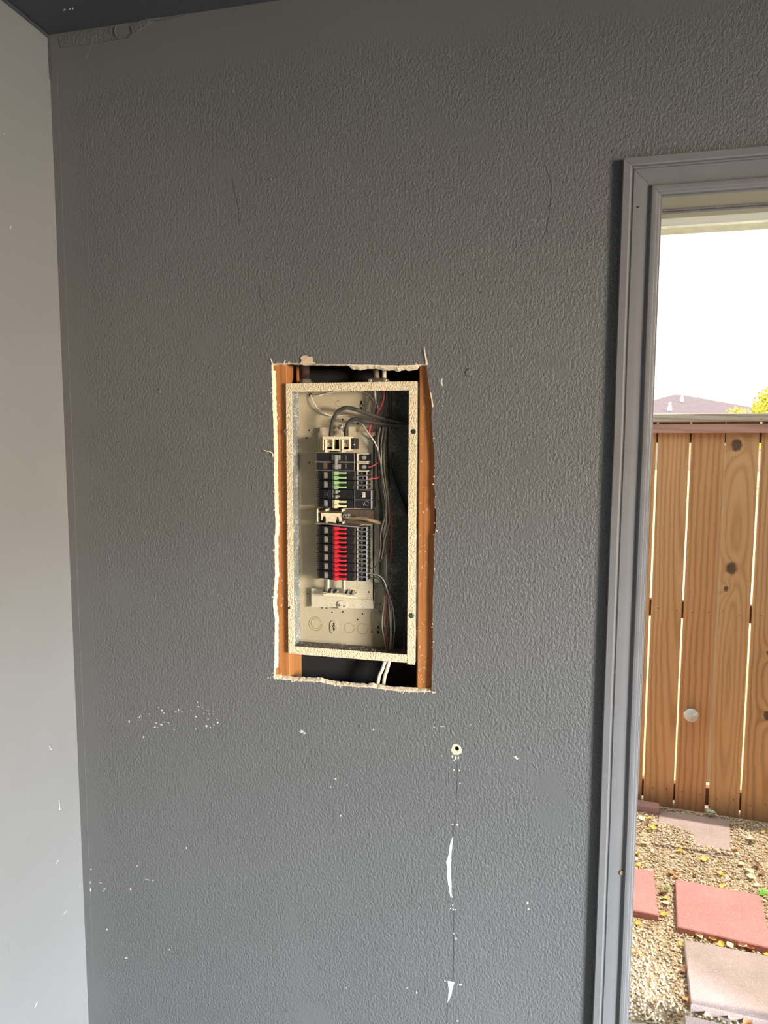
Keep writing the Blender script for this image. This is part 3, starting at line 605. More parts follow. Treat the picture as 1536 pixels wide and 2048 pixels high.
def term(root, z, h=.0058, w=.0300, mat=None, x=.1165):
    mat = mat or M['steel']; mb = MB(); a = .0013
    mb.box(x, x + .0034, -.001, .014, z - h, z + h, .0004); mb.box(x + w - a, x + w, -.001, .014, z - h, z + h, .0004)
    mb.box(x, x + w, -.001, .014, z + h - a, z + h, .0003); mb.box(x, x + w, -.001, .014, z - h, z - h + a, .0003)
    L_('terminal', mb, mat, root)
    mb = MB(); mb.box(x + .003, x + w - a, .008, .046, z - h + a*.5, z + h - a*.5); L_('terminal_well', mb, M['black'], root)
    mb = MB(); mb.lathe((x + .012 + random.uniform(-.001, .006), .008, z), (0, -1, 0), [(0, h*.6), (.002, h*.6), (.003, h*.35)], 8); L_('terminal_screw', mb, M['dkmetal'], root)
def label_patch(root, h, mat=None):
    mb = MB(); mb.box(.0208, .0332, -.0022, .001, -h, h, .0018); L_('rating_label', mb, mat or M['labelm'], root)
def tandem(zc, h, mat, lab=True):
    r = brk_root(zc); body(r, h)
    if lab: label_patch(r, .0088, lab if lab is not True else None)
    for s in (1, -1): lever(r, s*h/4, mat)
    for s in (1, -1): term(r, s*h/4)
    return r

zl = ((-0.5727,0.036,1.2358)[2], (-0.5727,0.036,1.2101)[2], (-0.5728,0.036,1.1843)[2], (-0.5728,0.036,1.1585)[2], (-0.5729,0.036,1.1327)[2], (-0.5729,0.036,1.1067)[2], (-0.573,0.036,1.0807)[2])
zu = ((-0.5723,0.036,1.4421)[2], (-0.5723,0.036,1.4156)[2], (-0.5724,0.036,1.3922)[2], (-0.5724,0.036,1.3662)[2], (-0.5725,0.036,1.3395)[2], (-0.5725,0.036,1.3122)[2], (-0.5726,0.036,1.2871)[2])
first = tandem((zl[0]+zl[1])/2, zl[0]-zl[1], M['red'])
for k in range(1, 6):
    r = dup(first, Vector((bl, YBf, (zl[k]+zl[k+1])/2)) - wloc(EP), None, EP)
gfirst = tandem((zu[2]+zu[3])/2, zu[2]-zu[3], M['green'])
g2 = dup(gfirst, Vector((bl, YBf, (zu[3]+zu[4])/2)) - wloc(EP), None, EP)
for o in [c for c in g2.children if c.name.startswith('rating_label')]: o.data = o.data.copy(); o.data.materials[0] = M['greyplastic']
for o in [c for c in EP.children if c.name.startswith('circuit_breaker')]:
    col_ = 'green' if o in (gfirst, g2) else 'red'
    o['label'] = 'tandem breaker with two %s handles' % col_
# grey double breaker and cream tandem below the green ones
r = brk_root((zu[4]+zu[5])/2); h = zu[4]-zu[5]; body(r, h); label_patch(r, .0082, M['black']); r['label'] = 'black double breaker with grey handles'
for s in (1, -1):
    mb = MB(); z = s*h/4; mb.box(.0475, .0565, -.006, .002, z-.0045, z+.0045, .0008); mb.box(.0565, .0625, -.011, .002, z-.0048, z+.0048, .0012); mb.box(.0625, .0672, -.007, .002, z-.001, z+.004, .0008); L_('handle', mb, M['greyplastic'], r)
def aux(root, h):
    mb = MB(); hh = h/2 - .0004; a = .0009
    for b4 in ((.1115, .1125, -hh, hh), (.1585, .1600, -hh, hh), (.1115, .1600, hh-a, hh), (.1115, .1600, -hh, -hh+a)): mb.xz(b4, -.004, .012, .0002)
    L_('aux_box_rim', mb, M['steel'], root)
    mb = MB(); mb.xz((.1120, .1590, -hh+a*.6, hh-a*.6), -.0025, .046); L_('aux_box', mb, M['black'], root)
aux(r, h)
mb = MB(); mb.box(.1335, .1425, -.0036, -.0024, -.0066, .0076, .0004); L_('tag', mb, M['w_white'], r, label='small white tag with dark marks')
mb = MB()
for b4 in ((.1352, .1405, .0046, .0052), (.1352, .1360, .0010, .0046), (.1375, .1383, .0010, .0046), (.1398, .1405, .0020, .0046), (.1352, .1405, -.0036, -.0030), (.1352, .1360, -.0030, -.0004), (.1398, .1405, -.0030, -.0004), (.1352, .1405, -.0008, -.0002)): mb.xz(b4, -.0039, -.0035)
L_('tag_marking', mb, M['dark'], r)
r = tandem((zu[5]+zu[6])/2, zu[5]-zu[6], M['cream'], M['greyplastic']); r['label'] = 'tandem breaker with two cream handles'
for o in [c for c in r.children if c.name.startswith('terminal')]: bpy.data.objects.remove(o)
aux(r, zu[5]-zu[6])
mb = MB(); mb.tube([(.147 + .0062*math.cos(t*.35), -.0035, .0030 + .0062*math.sin(t*.35)) for t in range(1, 17)], .0006, 5); mb.tube([(.1352, -.0035, .0035), (.1368, -.0035, .0005), (.1385, -.0035, -.0060)], .0007, 5); mb.tube([(.1345, -.0035, .0062), (.1352, -.0035, .0056)], .0009, 5)
mb.tube([(.149, -.0035, .0065), (.1515, -.0035, .0072), (.151, -.0035, .0035)], .0005, 5)
L_('wire_end', mb, M['steel'], r)
mb = MB(); mb.lathe((.1245, -.0024, -.0035), (0, -1, 0), [(0, .0062), (.0006, .0062)], 14); L_('knockout_disc', mb, M['dark'], r)
# two-pole main breaker at the top
r = brk_root((zu[0]+zu[2])/2); r['label'] = 'wide black two-pole breaker with grey handle tie'; H2 = (zu[0]-zu[2])/2
mb = MB(); mb.box(.0, .1120, .0, .046, .0008, H2, .0012); mb.box(.0, .1120, .0, .046, -H2, -.0008, .0012)
L_('breaker_body', mb, M['black'], r)
mb = MB()
for z in (H2, .0008, -.0022, -H2): mb.box(-.006, .112, -.0012, .012, z-.0004, z+.0005); 
mb.box(.0860, .0868, -.0015, .002, .004, .018); mb.box(.0860, .0868, -.0015, .002, -.018, -.005); mb.box(.1095, .112, -.0015, .002, -H2, H2)
L_('body_ridge', mb, M['greyplastic'], r)
mb = MB(); mb.box(.0462, .056, -.007, .002, .004, .0195, .001); mb.box(.056, .0642, -.013, .002, .002, .0195, .0014); mb.box(.0642, .0702, -.008, .002, .006, .0195, .001); mb.box(.0560, .0615, -.012, .002, -.008, .004, .001)
mb.box(.0475, .0555, -.006, .002, -.0195, -.006, .001); mb.box(.0555, .0642, -.013, .002, -.0205, -.006, .0014); mb.box(.0642, .0712, -.008, .002, -.0195, -.006, .001)
L_('handle', mb, M['greyplastic'], r)
mb = MB(); mb.box(.0195, .0308, -.0014, .001, -.020, -.0035, .0006); L_('rating_label', mb, flat('brown_label', (.12, .06, .04), .7), r)
for zc in (.0120, -.0138):
    mb = MB(); x, h = .1170, .0125; mb.box(x, x + .0034, -.002, .02, zc-h, zc+h, .0004); mb.box(x, x + .031, -.002, .02, zc+h-.003, zc+h, .0006); mb.box(x, x + .031, -.002, .02, zc-h, zc-h+.003, .0006); L_('terminal', mb, M['alum'], r)
    mb = MB(); mb.box(x + .002, x + .030, .012, .046, zc-h+.002, zc+h-.002); L_('terminal_well', mb, M['black'], r)
    mb = MB(); mb.lathe((x + .019, .011, zc), (0, -1, 0), [(0, .0062), (.005, .0062), (.0075, .0046)], 14); L_('terminal_screw', mb, M['steel'], r, label='shiny terminal screw')
# main lugs at the top
lug = bpy.data.objects.new('main_lug_block', None); COL.objects.link(lug); lug.parent = EP; lug.location = Vector((-0.5955,0.05,1.4681)) - wloc(EP); lug['label'] = 'cream lug block with two slotted screws'
mb = MB()
for b4 in ((-0.6372,-0.5575,1.4797,1.4878), (-0.6372,-0.6336,1.4496,1.4801), (-0.6301,-0.6271,1.4433,1.4802), (-0.6087,-0.6051,1.4498,1.4802), (-0.5883,-0.5854,1.448,1.4803), (-0.5819,-0.5785,1.4436,1.4803), (-0.5608,-0.5576,1.4501,1.4829), (-0.6273,-0.5866,1.4476,1.4517), (-0.5787,-0.5595,1.4478,1.452)):
    mb.xz(b4, .032, .070, .0007)
obj('lug_frame', mb, M['lug'], lug)
mb = MB(); mb.xz((-0.6419,-0.5635,1.4486,1.4796), .060, .084); mb.xz((-0.5608,-0.5462,1.452,1.4829), .044, .084, .001); obj('lug_back', mb, M['black'], lug)
for b4, q in (((-0.6297,-0.6129,1.4579,1.4783), (-0.6191,1.4694)), ((-0.5815,-0.5651,1.4582,1.4784), (-0.5718,1.4709))):
    mb = MB(); mb.xz(b4, .043, .064, .001); o = obj('lug', mb, M['alum'], lug); screw((q[0], .043, q[1]), .0058, M['bright'], lug, -.5, 'lug_screw', h=.002)
q = (-0.547,1.4653); mb = MB(); mb.lathe((q[0], .044, q[1]), (0, -1, 0), [(0, .0026), (.002, .0024), (.003, .001)], 10); obj('shiny_rivet', mb, M['bright'], lug, True)
q = (-0.6007,1.5148); screw((q[0], .0845, q[1]), .0075, M['steel'], EP, .9, 'plate_screw', h=.004)
mb = MB(); mb.xz((-0.6166,-0.5943,1.4935,1.5048), .080, .0845, .001); obj('plate_tab', mb, M['pan'], EP)
# middle lug bracket between the two banks
ml = bpy.data.objects.new('middle_lug_bracket', None); COL.objects.link(ml); ml.parent = EP; ml.location = Vector((-0.6169,0.05,1.261)) - wloc(EP); ml['label'] = 'cream metal bracket with two keyhole slots between the breaker banks'
br = MB(); pts = [(-0.6471,1.2709), (-0.5873,1.2712), (-0.586,1.2478), (-0.5931,1.2444)]
pts += [(-0.5941,1.2554), (-0.5975,1.2612), (-0.6009,1.2598), (-0.6033,1.2538), (-0.6042,1.2427), (-0.6329,1.2484), (-0.6335,1.2569), (-0.6369,1.262), (-0.641,1.2613), (-0.6434,1.2553), (-0.6445,1.25), (-0.6472,1.2493)]
br.prism(pts, .048, .051); obj('bracket_plate', br, M['lug'], ml)
mb = MB(); mb.xz((-0.6611,-0.6586,1.2438,1.2819), .050, .085, .0004); mb.xz((-0.6324,-0.6284,1.2758,1.2835), .040, .085, .0006); mb.xz((-0.5844,-0.5815,1.2758,1.2848), .040, .085, .0006)
mb.xz((-0.6319,-0.6289,1.2429,1.249), .042, .06, .0004); mb.xz((-0.5831,-0.5798,1.2414,1.2485), .042, .06, .0004); obj('bracket_post', mb, M['alum'], ml)
mb = MB(); mb.xz((-0.6635,-0.5003,1.2404,1.2804), .066, .085); obj('bracket_back', mb, M['brown'], ml)
mb = MB(); mb.prism([(-0.6613,1.2433), (-0.5815,1.2386), (-0.5361,1.2368), (-0.5361,1.2343), (-0.5815,1.2354), (-0.6178,1.2394), (-0.6559,1.2402)], .034, .085); obj('barrier_shelf', mb, M['greyplastic'], ml)
mb = MB(); mb.xz((-0.5833,-0.5644,1.2576,1.27), .044, .066, .002); obj('set_screw_lug', mb, M['greyplastic'], ml)
holes('lug_hole', [((-0.5754,1.2624), .0032), ((-0.5674,1.2633), .0028)], .0438, ml)
# dust and plaster crumbs on the bottom of the box
dp = []
for _ in range(170):
    dp.append((random.uniform(bx0 + .03, -.47) + random.gauss(0, .03), random.uniform(.012, .092), bz0 + .0102))
db = MB()
for (x, y, z) in dp:
    x = min(max(x, bx0 + .01), bx1 - .03); r = random.uniform(.0012, .0045); k = random.random()*6
    ringp = [(x + r*random.uniform(.6, 1.4)*math.cos(k+a*1.047), y + r*random.uniform(.6, 1.4)*math.sin(k+a*1.047), z) for a in range(6)]
    db.add(ringp + [(x, y, z + r*random.uniform(.4, 1.0))], [(i, (i+1) % 6, 6) for i in range(6)])
o = obj('plaster_debris', db, flat('grey_brown_debris', (0.26, 0.21, 0.15), 0.95, 0, 0.4, 200)); o['kind'] = 'stuff'; o['label'] = 'dust and plaster crumbs lying on the bottom of the breaker box'; o['category'] = 'debris'

# ------------------------------------------------------------------ cables, conduit, clamp
def cable(name, paths, mat, label, cat='wire', group=None, seg=8, k=6):
    mb = MB()
    for pts, r in paths: mb.tube(pts, r, seg, True, k)
    o = obj(name, mb, mat, None, True); o['label'] = label; o['category'] = cat
    if group: o['group'] = group
    return o
cable('feeder_cable', [([(-0.6206,0.055,1.475), (-0.6192,0.053,1.4946), (-0.6138,0.048,1.5197), (-0.6051,0.044,1.5432), (-0.5884,0.042,1.561), (-0.568,0.042,1.5671), (-0.5389,0.046,1.5609), (-0.5054,0.055,1.5486), (-0.472,0.065,1.5392), (-0.4386,0.075,1.5311), (-0.4008,0.085,1.5229), (-.366, .088, (-0.4018,0.09,1.5203)[2])], .0057)], M['rubber'], 'thick black cable arching from the left main lug to the right side of the box', 'cable', seg=12, k=8)
cable('feeder_cable', [([(-0.5735,0.055,1.4751), (-0.5754,0.054,1.4947), (-0.5726,0.052,1.5128), (-0.5647,0.05,1.528), (-0.5487,0.05,1.5362), (-0.5261,0.052,1.5321), (-0.4989,0.058,1.5266), (-0.465,0.066,1.5226), (-0.4249,0.078,1.5193), (-.366, .070, (-0.4018,0.09,1.5189)[2] - .004)], .0054)], M['rubber'], 'thick black cable bending from the right main lug below the other feeder', 'cable', seg=12, k=8)
cable('feeder_cable', [([(-0.5786,0.056,1.26), (-0.5597,0.052,1.2581), (-0.5356,0.05,1.259), (-0.5108,0.05,1.2555), (-0.4911,0.058,1.2496), (-0.4766,0.07,1.2444), (-0.4391,0.084,1.2383)], .0052)], M['w_brown'], 'brown cable leaving the middle bracket to the right', 'cable', seg=12, k=8)
WG = 'wires in the bundle right of the breakers'
def wires(lst, mat, labels, group=WG, r=.0018):
    for k, pts in enumerate(lst):
        rr = r; label = labels if isinstance(labels, str) else labels[k]
        if not isinstance(pts[-1], tuple): rr = pts[-1]; pts = pts[:-1]
        cable('wire', [(pts, rr)], mat, label, 'wire', group, 6, 6)
wires([[(-0.6924,0.092,1.6067), (-0.6733,0.085,1.6032), (-0.6547,0.088,1.6074), (-0.626,0.092,1.6137), (-0.5893,0.094,1.6169), (-0.5524,0.094,1.6178), (-0.5259,0.094,1.6105), (-0.5084,0.094,1.5949), (-0.4978,0.093,1.5696), .0017]], M['w_white'], 'thin white wire running along the top of the box interior', None)
wires([[(-0.6921,0.091,1.6066), (-0.6829,0.086,1.5892), (-0.6717,0.084,1.5719), (-0.6573,0.086,1.5591), (-0.6391,0.09,1.5492), (-0.6164,0.094,1.5464), (-0.5865,0.094,1.5491), (-0.5645,0.09,1.546), (-0.5376,0.078,1.5259), (-0.5212,0.066,1.5088), (-0.5046,0.058,1.4893), (-0.4916,0.058,1.4699), (-0.4839,0.062,1.4518), (-0.482,0.066,1.4294), .0018]], M['w_white'], 'white wire drooping from the top left corner behind the black feeders', None)
mb = MB(); q = (-0.6928,0.093,1.6068); mb.lathe((q[0], .098, q[2]), (0, -1, 0), [(0, .0055), (.003, .0055), (.005, .003)], 8); obj('ground_screw', mb, M['rust'], EP)
wires([[(-0.4965,0.07,1.6292), (-0.495,0.07,1.6099), (-0.4916,0.068,1.5891), (-0.4867,0.066,1.5724), (-0.4843,0.068,1.5642), .0034]], M['sheathw'], 'stub of cream cable jacket poking down from the top clamp', None)
wires([[(-0.4701,0.062,1.6227), (-0.4667,0.06,1.6021), (-0.4704,0.058,1.5801), (-0.4809,0.06,1.5611), (-0.4924,0.066,1.5448), (-0.5035,0.07,1.5256), (-0.5101,0.068,1.5088), (-0.5092,0.07,1.4949), (-0.5001,0.08,1.4726), .0024]], M['w_red'], 'red wire curving down from the top clamp behind the black feeders', None)
wires([[(-0.511,0.05,1.4017), (-0.4981,0.056,1.4058), (-0.4896,0.062,1.4113), (-0.4839,0.068,1.4182), .0019]], M['w_red'], 'upper short red wire from the breaker terminals to the bundle', None)
wires([[(-0.5081,0.05,1.3703), (-0.4952,0.056,1.3709), (-0.4851,0.062,1.3721), (-0.4823,0.068,1.3789), .0019]], M['w_red'], 'lower short red wire from the green breakers to the bundle', None)
wires([[(-0.4575,0.062,1.3179), (-0.4493,0.058,1.2973), (-0.4456,0.058,1.2693), (-0.4445,0.06,1.2409), (-0.4435,0.066,1.2047), (-0.4457,0.07,1.1684), (-0.4499,0.076,1.1386), .0019]], M['w_red'], 'red wire on the right edge of the bundle beside the lower breakers', None)
wires([[(-0.4564,0.062,1.0543), (-0.4559,0.06,1.0375), (-0.4577,0.062,1.0109), (-0.46,0.066,0.9734), (-0.4615,0.07,0.9328), (-0.4588,0.075,0.8727), .0021]], M['w_red'], 'dark red wire in the bundle at the bottom of the box', None)
wires([
  [(-0.4784,0.068,1.513), (-0.4822,0.066,1.4949), (-0.4845,0.064,1.4713), (-0.481,0.062,1.4435), (-0.4761,0.06,1.4157), (-0.4702,0.06,1.3809), (-0.4639,0.058,1.3461), (-0.458,0.058,1.3111), (-0.4593,0.058,1.283), (-0.464,0.06,1.2572), (-0.4731,0.062,1.2284), (-0.4764,0.064,1.2038), (-0.4754,0.066,1.1793), (-0.4802,0.068,1.1529), (-0.4777,0.07,1.1355), .0021],
  [(-0.4612,0.068,1.513), (-0.4635,0.066,1.4852), (-0.4672,0.064,1.4575), (-0.4666,0.062,1.4297), (-0.4645,0.06,1.3949), (-0.4596,0.058,1.3602), (-0.4533,0.056,1.3254), (-0.4502,0.056,1.2904), (-0.4486,0.056,1.2553), (-0.4548,0.058,1.2266), (-0.4638,0.06,1.1977), (-0.4685,0.062,1.1687), (-0.4738,0.066,1.142), .0020],
  [(-0.4734,0.066,1.4504), (-0.4761,0.066,1.4085), (-0.4731,0.066,1.3805), (-0.4667,0.064,1.3386), (-0.4618,0.062,1.3107), (-0.4588,0.062,1.2826), (-0.4616,0.062,1.2472), (-0.4663,0.064,1.2184), (-0.4637,0.066,1.1826), (-0.4622,0.066,1.154), (-0.465,0.066,1.1252), (-0.4619,0.066,1.0821), (-0.4574,0.066,1.0462), (-0.4591,0.068,1.0021), (-0.4619,0.068,0.9582), (-0.4578,0.07,0.914), (-0.4543,0.075,0.8716), .0021],
  ], M['w_tan'], ('leftmost dusty tan wire running down beside the upper breakers', 'tan wire bulging right beside the middle bracket, then crossing left', 'long tan wire running from the upper breakers to the box bottom'))
wires([
  [(-0.4703,0.07,1.5144), (-0.4726,0.068,1.4922), (-0.4763,0.066,1.4643), (-0.4743,0.064,1.4365), (-0.4741,0.064,1.3946), (-0.4692,0.062,1.3528), (-0.4613,0.06,1.3039), (-0.4583,0.06,1.2616), (-0.4601,0.062,1.233), (-0.4692,0.064,1.204), .0018],
  ], M['steel'], 'thin grey wire in the middle of the bundle beside the upper breakers', None)
wires([
  [(-0.4763,0.064,1.6271), (-0.4772,0.062,1.6092), (-0.4829,0.062,1.5887), (-0.4891,0.064,1.5682), (-0.4948,0.07,1.5477), .0020],
  [(-0.4654,0.066,1.623), (-0.4634,0.064,1.5954), (-0.4676,0.064,1.568), (-0.4718,0.07,1.5476), (-0.4766,0.078,1.5201), (-0.4822,0.078,1.4783), (-0.4829,0.076,1.3941), .0019],
  [(-0.4578,0.07,1.6232), (-0.4548,0.07,1.5888), (-0.4551,0.072,1.5545), (-0.4597,0.08,1.5201), (-0.4609,0.08,1.4504), (-0.4573,0.078,1.3873), (-0.4537,0.076,1.3522), (-0.4575,0.08,1.3448), .0028],
  [(-0.4521,0.076,1.6235), (-0.4491,0.076,1.5891), (-0.4493,0.078,1.5478), (-0.4515,0.082,1.5063), .0018],
  [(-0.4914,0.074,1.5131), (-0.4928,0.074,1.4782), (-0.4883,0.074,1.4222), (-0.4852,0.074,1.3518), (-0.4763,0.074,1.2953), (-0.4752,0.076,1.2524), .0019],
  [(-0.4445,0.078,1.4435), (-0.4516,0.078,1.4084), (-0.4432,0.08,1.3733), (-0.4294,0.084,1.331), (-0.4142,0.088,1.2927), (-0.4086,0.09,1.2671), .0042],
  [(-0.4851,0.074,1.3092), (-0.48,0.072,1.2526), (-0.4755,0.072,1.2242), (-0.4739,0.072,1.167), (-0.4782,0.066,1.139), (-0.4908,0.058,1.1196), (-0.5038,0.052,1.1158), .0017],
  [(-0.5077,0.05,1.1009), (-0.4887,0.05,1.0982), (-0.4716,0.052,1.0886), (-0.4595,0.056,1.0741), (-0.4501,0.06,1.0551), (-0.4423,0.064,1.0402), (-0.4266,0.066,1.019), (-0.4163,0.066,0.9994), (-0.4123,0.068,0.9861), (-0.4184,0.07,0.9649), (-0.4304,0.072,0.9402), (-0.4383,0.075,0.914), (-0.4422,0.08,0.8755), .0018],
  [(-0.5077,0.05,1.0901), (-0.4892,0.052,1.0892), (-0.4755,0.056,1.0833), (-0.4648,0.06,1.0658), (-0.4583,0.064,1.0394), .0017],
  ], M['w_black'], ('short black wire left of the red one under the top clamp', 'black wire passing behind the feeders to the upper breakers', 'thick black wire right of the bundle beside the upper breakers', 'short black wire farthest right under the top clamp', 'black wire behind the left edge of the bundle at the upper breakers', 'heavy dark cable slanting to the right wall of the box', 'black wire hooking left into the lower breakers', 'black wire looping far out to the right below the breakers', 'short black wire from the lowest terminal into the bundle'))
wires([
  [(-0.5072,0.048,1.102), (-0.4852,0.048,1.1002), (-0.4697,0.05,1.0919), (-0.46,0.052,1.0763), (-0.4536,0.056,1.0528), (-0.4457,0.06,1.0294), (-0.4387,0.062,1.0047), (-0.4361,0.064,0.9798), (-0.4335,0.066,0.946), (-0.4372,0.07,0.9154), (-0.4422,0.08,0.8725), .0017],
  ], M['steel'], 'grey wire arching from the lowest breaker down to the bottom right', None)
wires([
  [(-0.4641,0.07,1.0378), (-0.4665,0.068,1.0017), (-0.4703,0.066,0.9728), (-0.4707,0.068,0.9386), (-0.4656,0.072,0.9085), (-0.4614,0.08,0.8696), .0019],
  [(-0.4538,0.07,1.0311), (-0.4499,0.066,1.0032), (-0.4463,0.064,0.9675), (-0.4451,0.066,0.9306), (-0.4474,0.07,0.9), (-0.451,0.08,0.8674), .0021],
  [(-0.4588,0.072,1.0405), (-0.4625,0.07,0.9942), (-0.4658,0.072,0.957), (-0.4602,0.074,0.9275), (-0.4575,0.082,0.8693), .0020],
  [(-0.4504,0.074,1.0377), (-0.4458,0.074,0.987), (-0.4459,0.076,0.9205), (-0.446,0.084,0.8696), .0019],
  [(-0.4602,0.07,1.1535), (-0.4614,0.07,1.0958), (-0.4617,0.072,1.0447), .0023],
  ], M['sheathw'], ('outermost left cream wire at the bottom of the box', 'cream wire bowing right at the bottom of the box', 'second cream wire from the left at the bottom of the box', 'rightmost straight cream wire at the bottom of the box', 'cream wire running down beside the lowest breakers'))
# two cream cables below the box, conduit and clamp above it
cable('house_cable', [([(-0.4591,0.052,0.8501), (-0.4673,0.05,0.8237), (-0.4771,0.048,0.797), ((-0.4874,0.048,0.7637)[0], .048, .70), ((-0.4907,0.05,0.7032)[0], .05, .50)], .0052)], M['sheathw'], 'left one of two cream cables dropping from under the breaker box', 'cable', None, 10, 5)
cable('house_cable', [([(-0.4468,0.056,0.8499), (-0.4536,0.054,0.8235), (-0.4618,0.052,0.7911), ((-0.4676,0.052,0.764)[0], .052, .70), ((-0.4729,0.05,0.7049)[0], .05, .50)], .0050)], M['sheathw'], 'right one of two cream cables dropping from under the breaker box', 'cable', None, 10, 5)
cd = thing('conduit', ((-0.6953,0.055,1.6742)[0], .055, bz1), 'dark rusty conduit entering the top left of the breaker box', 'pipe')
mb = MB(); mb.lathe((cd.location.x, .055, bz1), (0, 0, 1), [(.012, .0130), (.60, .0130)], 18); obj('conduit_pipe', mb, M['rust'], cd, True)
mb = MB(); mb.lathe((cd.location.x, .055, bz1), (0, 0, 1), [(0, .022), (.008, .022), (.009, .018), (.014, .017), (.016, .0135)], 8); obj('locknut', mb, M['dkmetal'], cd, label='dull grey locknut')
cl_ = thing('cable_clamp', ((-0.4813,0.055,1.6496)[0], .055, bz1), 'steel two-screw cable clamp on top of the breaker box', 'clamp')
mb = MB(); x = cl_.location.x; mb.box(x - .028, x + .028, .040, .048, bz1, bz1 + .0135, .003); mb.box(x - .028, x + .028, .062, .070, bz1, bz1 + .0135, .003); mb.box(x - .02, x + .02, .046, .064, bz1, bz1 + .003); obj('clamp_body', mb, M['dkmetal'], cl_)
for s in (-.021, .022): screw((x + s, .040, bz1 + .007), .0050, M['bright'], cl_, .9, 'clamp_screw')
cable('house_cable', [([(x - .006, .055, bz1 + .004), (x - .007, .055, bz1 + .06), (x - .012, .056, bz1 + .3)], .0085)], M['w_brown'], 'brownish cable rising from the clamp above the breaker box', 'cable', None, 10, 4)
cable('house_cable', [([(x + .016, .056, bz1 + .004), (x + .016, .056, bz1 + .06), (x + .02, .056, bz1 + .3)], .0060)], M['sheathw'], 'cream cable rising behind the right clamp screw', 'cable', None, 10, 4)

# ------------------------------------------------------------------ yard: ground, fence
GZ0 = -0.265
M['soil'] = flat('tan_soil_under_gravel', (0.40, 0.31, 0.20), 0.95, 0, 0.3, 25, 0.004, 60)
M['grass'] = flat('pale_dry_lawn', (0.62, 0.60, 0.30), 0.95, 0, 0.25, 3, 0.01, 40)
mb = MB(); mb.box(-6, 9, .15, 1.85, GZ0 - .10, GZ0); struct('ground_1', mb, M['soil'], 'strip of tan soil between the house and the fence')
mb = MB(); mb.box(-90, 120, 1.85, 160, GZ0 - .12, GZ0 - .02); struct('ground_2', mb, M['grass'], 'pale dry lawn beyond the fence')
mb = MB(); mb.box(4.5, 40, -30, .15, GZ0 - .12, ZF - .002 + .0); struct('ground_3', mb, M['floor'], 'pale driveway outside the garage opening')
FA = math.radians(4.8)
fence = thing('wooden_fence', (0.6, 1.6, GZ0), 'orange cedar board fence with a weathered cap rail behind the doorway', 'fence', None, -FA)
def fz(z): return z - GZ0
def fobj(name, mb, mat, **k): return obj(name, mb, mat, fence, local=True, **k)
edges = [-0.150, -0.009, 0.135, 0.276]
gaps_ = {-0.150: (.0042, .0042), -0.009: (.0045, .0040), 0.135: (.0016, .0085), 0.276: (.0052, .0042)}
while edges[0] > -1.6: edges.insert(0, edges[0] - random.uniform(.138, .147))
while edges[-1] < 2.6: edges.append(edges[-1] + random.uniform(.138, .147))
tones = [((.86, .475, .225), (.56, .265, .105)), ((.82, .43, .20), (.51, .225, .09)), ((.86, .495, .24), (.61, .305, .125)), ((.84, .475, .23), (.47, .23, .105)), ((.86, .485, .235), (.53, .26, .105))]
spec = {  # left-edge index relative to the gap at -0.150: grain centre, knots (x, z from the board's middle)
  -1: dict(x0=.2, z0=0, freq=300, knots=()), 0: dict(x0=.055, z0=.9, freq=330, knots=(), squash=.045), 1: dict(x0=.16, z0=0, freq=240, knots=(), squash=.02),
  2: dict(x0=-.004, z0=-.25, freq=330, knots=((-.022, .822, .022), (-.018, .268, .022), (-.036, .172, .010)), squash=.055), 3: dict(x0=.03, z0=.2, freq=300, knots=((.020, -.11, .018), (.018, -.40, .017)), squash=.05)}
i0 = edges.index(-0.150)
for i in range(len(edges) - 1):
    a, b = edges[i], edges[i+1]; ga, gb = gaps_.get(a, (.004, .004)), gaps_.get(b, (.004, .004)); mb = MB()
    off = random.uniform(-.0015, .0015); zb = GZ0 - .02; zt = 1.5655
    q = [(a + ga[1], zb), (b - gb[1], zb), (b - gb[0], zt), (a + ga[0], zt)]; e = .0015
    vs = []
    for y, s in ((off, e), (off + e, 0), (off + .016, 0)):
        vs += [(q[0][0] + s, y, fz(q[0][1])), (q[1][0] - s, y, fz(q[1][1])), (q[2][0] - s, y, fz(q[2][1])), (q[3][0] + s, y, fz(q[3][1]))]
    mb.add(vs, [(0, 1, 2, 3), (11, 10, 9, 8)] + [(k*4 + j, k*4 + 4 + j, k*4 + 4 + (j+1) % 4, k*4 + (j+1) % 4) for k in (0, 1) for j in range(4)])
    j = i - i0; tn = tones[j % 5]; sp_ = spec.get(j, dict(x0=random.uniform(-.1, .15), z0=random.uniform(-.6, .6), freq=300, knots=((random.uniform(-.04, .04), random.uniform(-.7, .7), .018),)))
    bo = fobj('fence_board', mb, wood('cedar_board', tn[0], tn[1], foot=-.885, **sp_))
    if 0 <= j <= 4 or True:
        nb = MB(); cx = (a + b)/2
        for z in (.700, -.185):
            for s in (-.035, .035): nb.lathe((cx + s + random.uniform(-.012, .012), off, fz(z + random.uniform(-.012, .012))), (0, -1, 0), [(-.001, .0028), (.0004, .0026)], 7)
        v = np.array(nb.v); c_ = bo.location; nb.v = [tuple(p - np.array(c_)) for p in v]
        no = bpy.data.objects.new('nail_heads', mesh('nail_heads', nb, M['rust'])); COL.objects.link(no); no.parent = bo
mb = MB(); mb.box(-1.7, 2.7, -.032, .085, fz(1.566), fz(1.6035), .003); fobj('cap_rail', mb, M['cap'], label='weathered greyish cap rail')
mb = MB(); mb.box(-1.7, 2.7, -.0215, -.0018, fz(1.5165), fz(1.557), .0015); fobj('trim_board', mb, M['trimb'], label='reddish trim board')
for z0, z1 in ((1.472, 1.550), (.656, .737), (-.235, -.150)):
    mb = MB(); mb.box(-1.7, 2.7, .0185, .056, fz(z0), fz(z1), .002); fobj('fence_rail', mb, M['rail'])
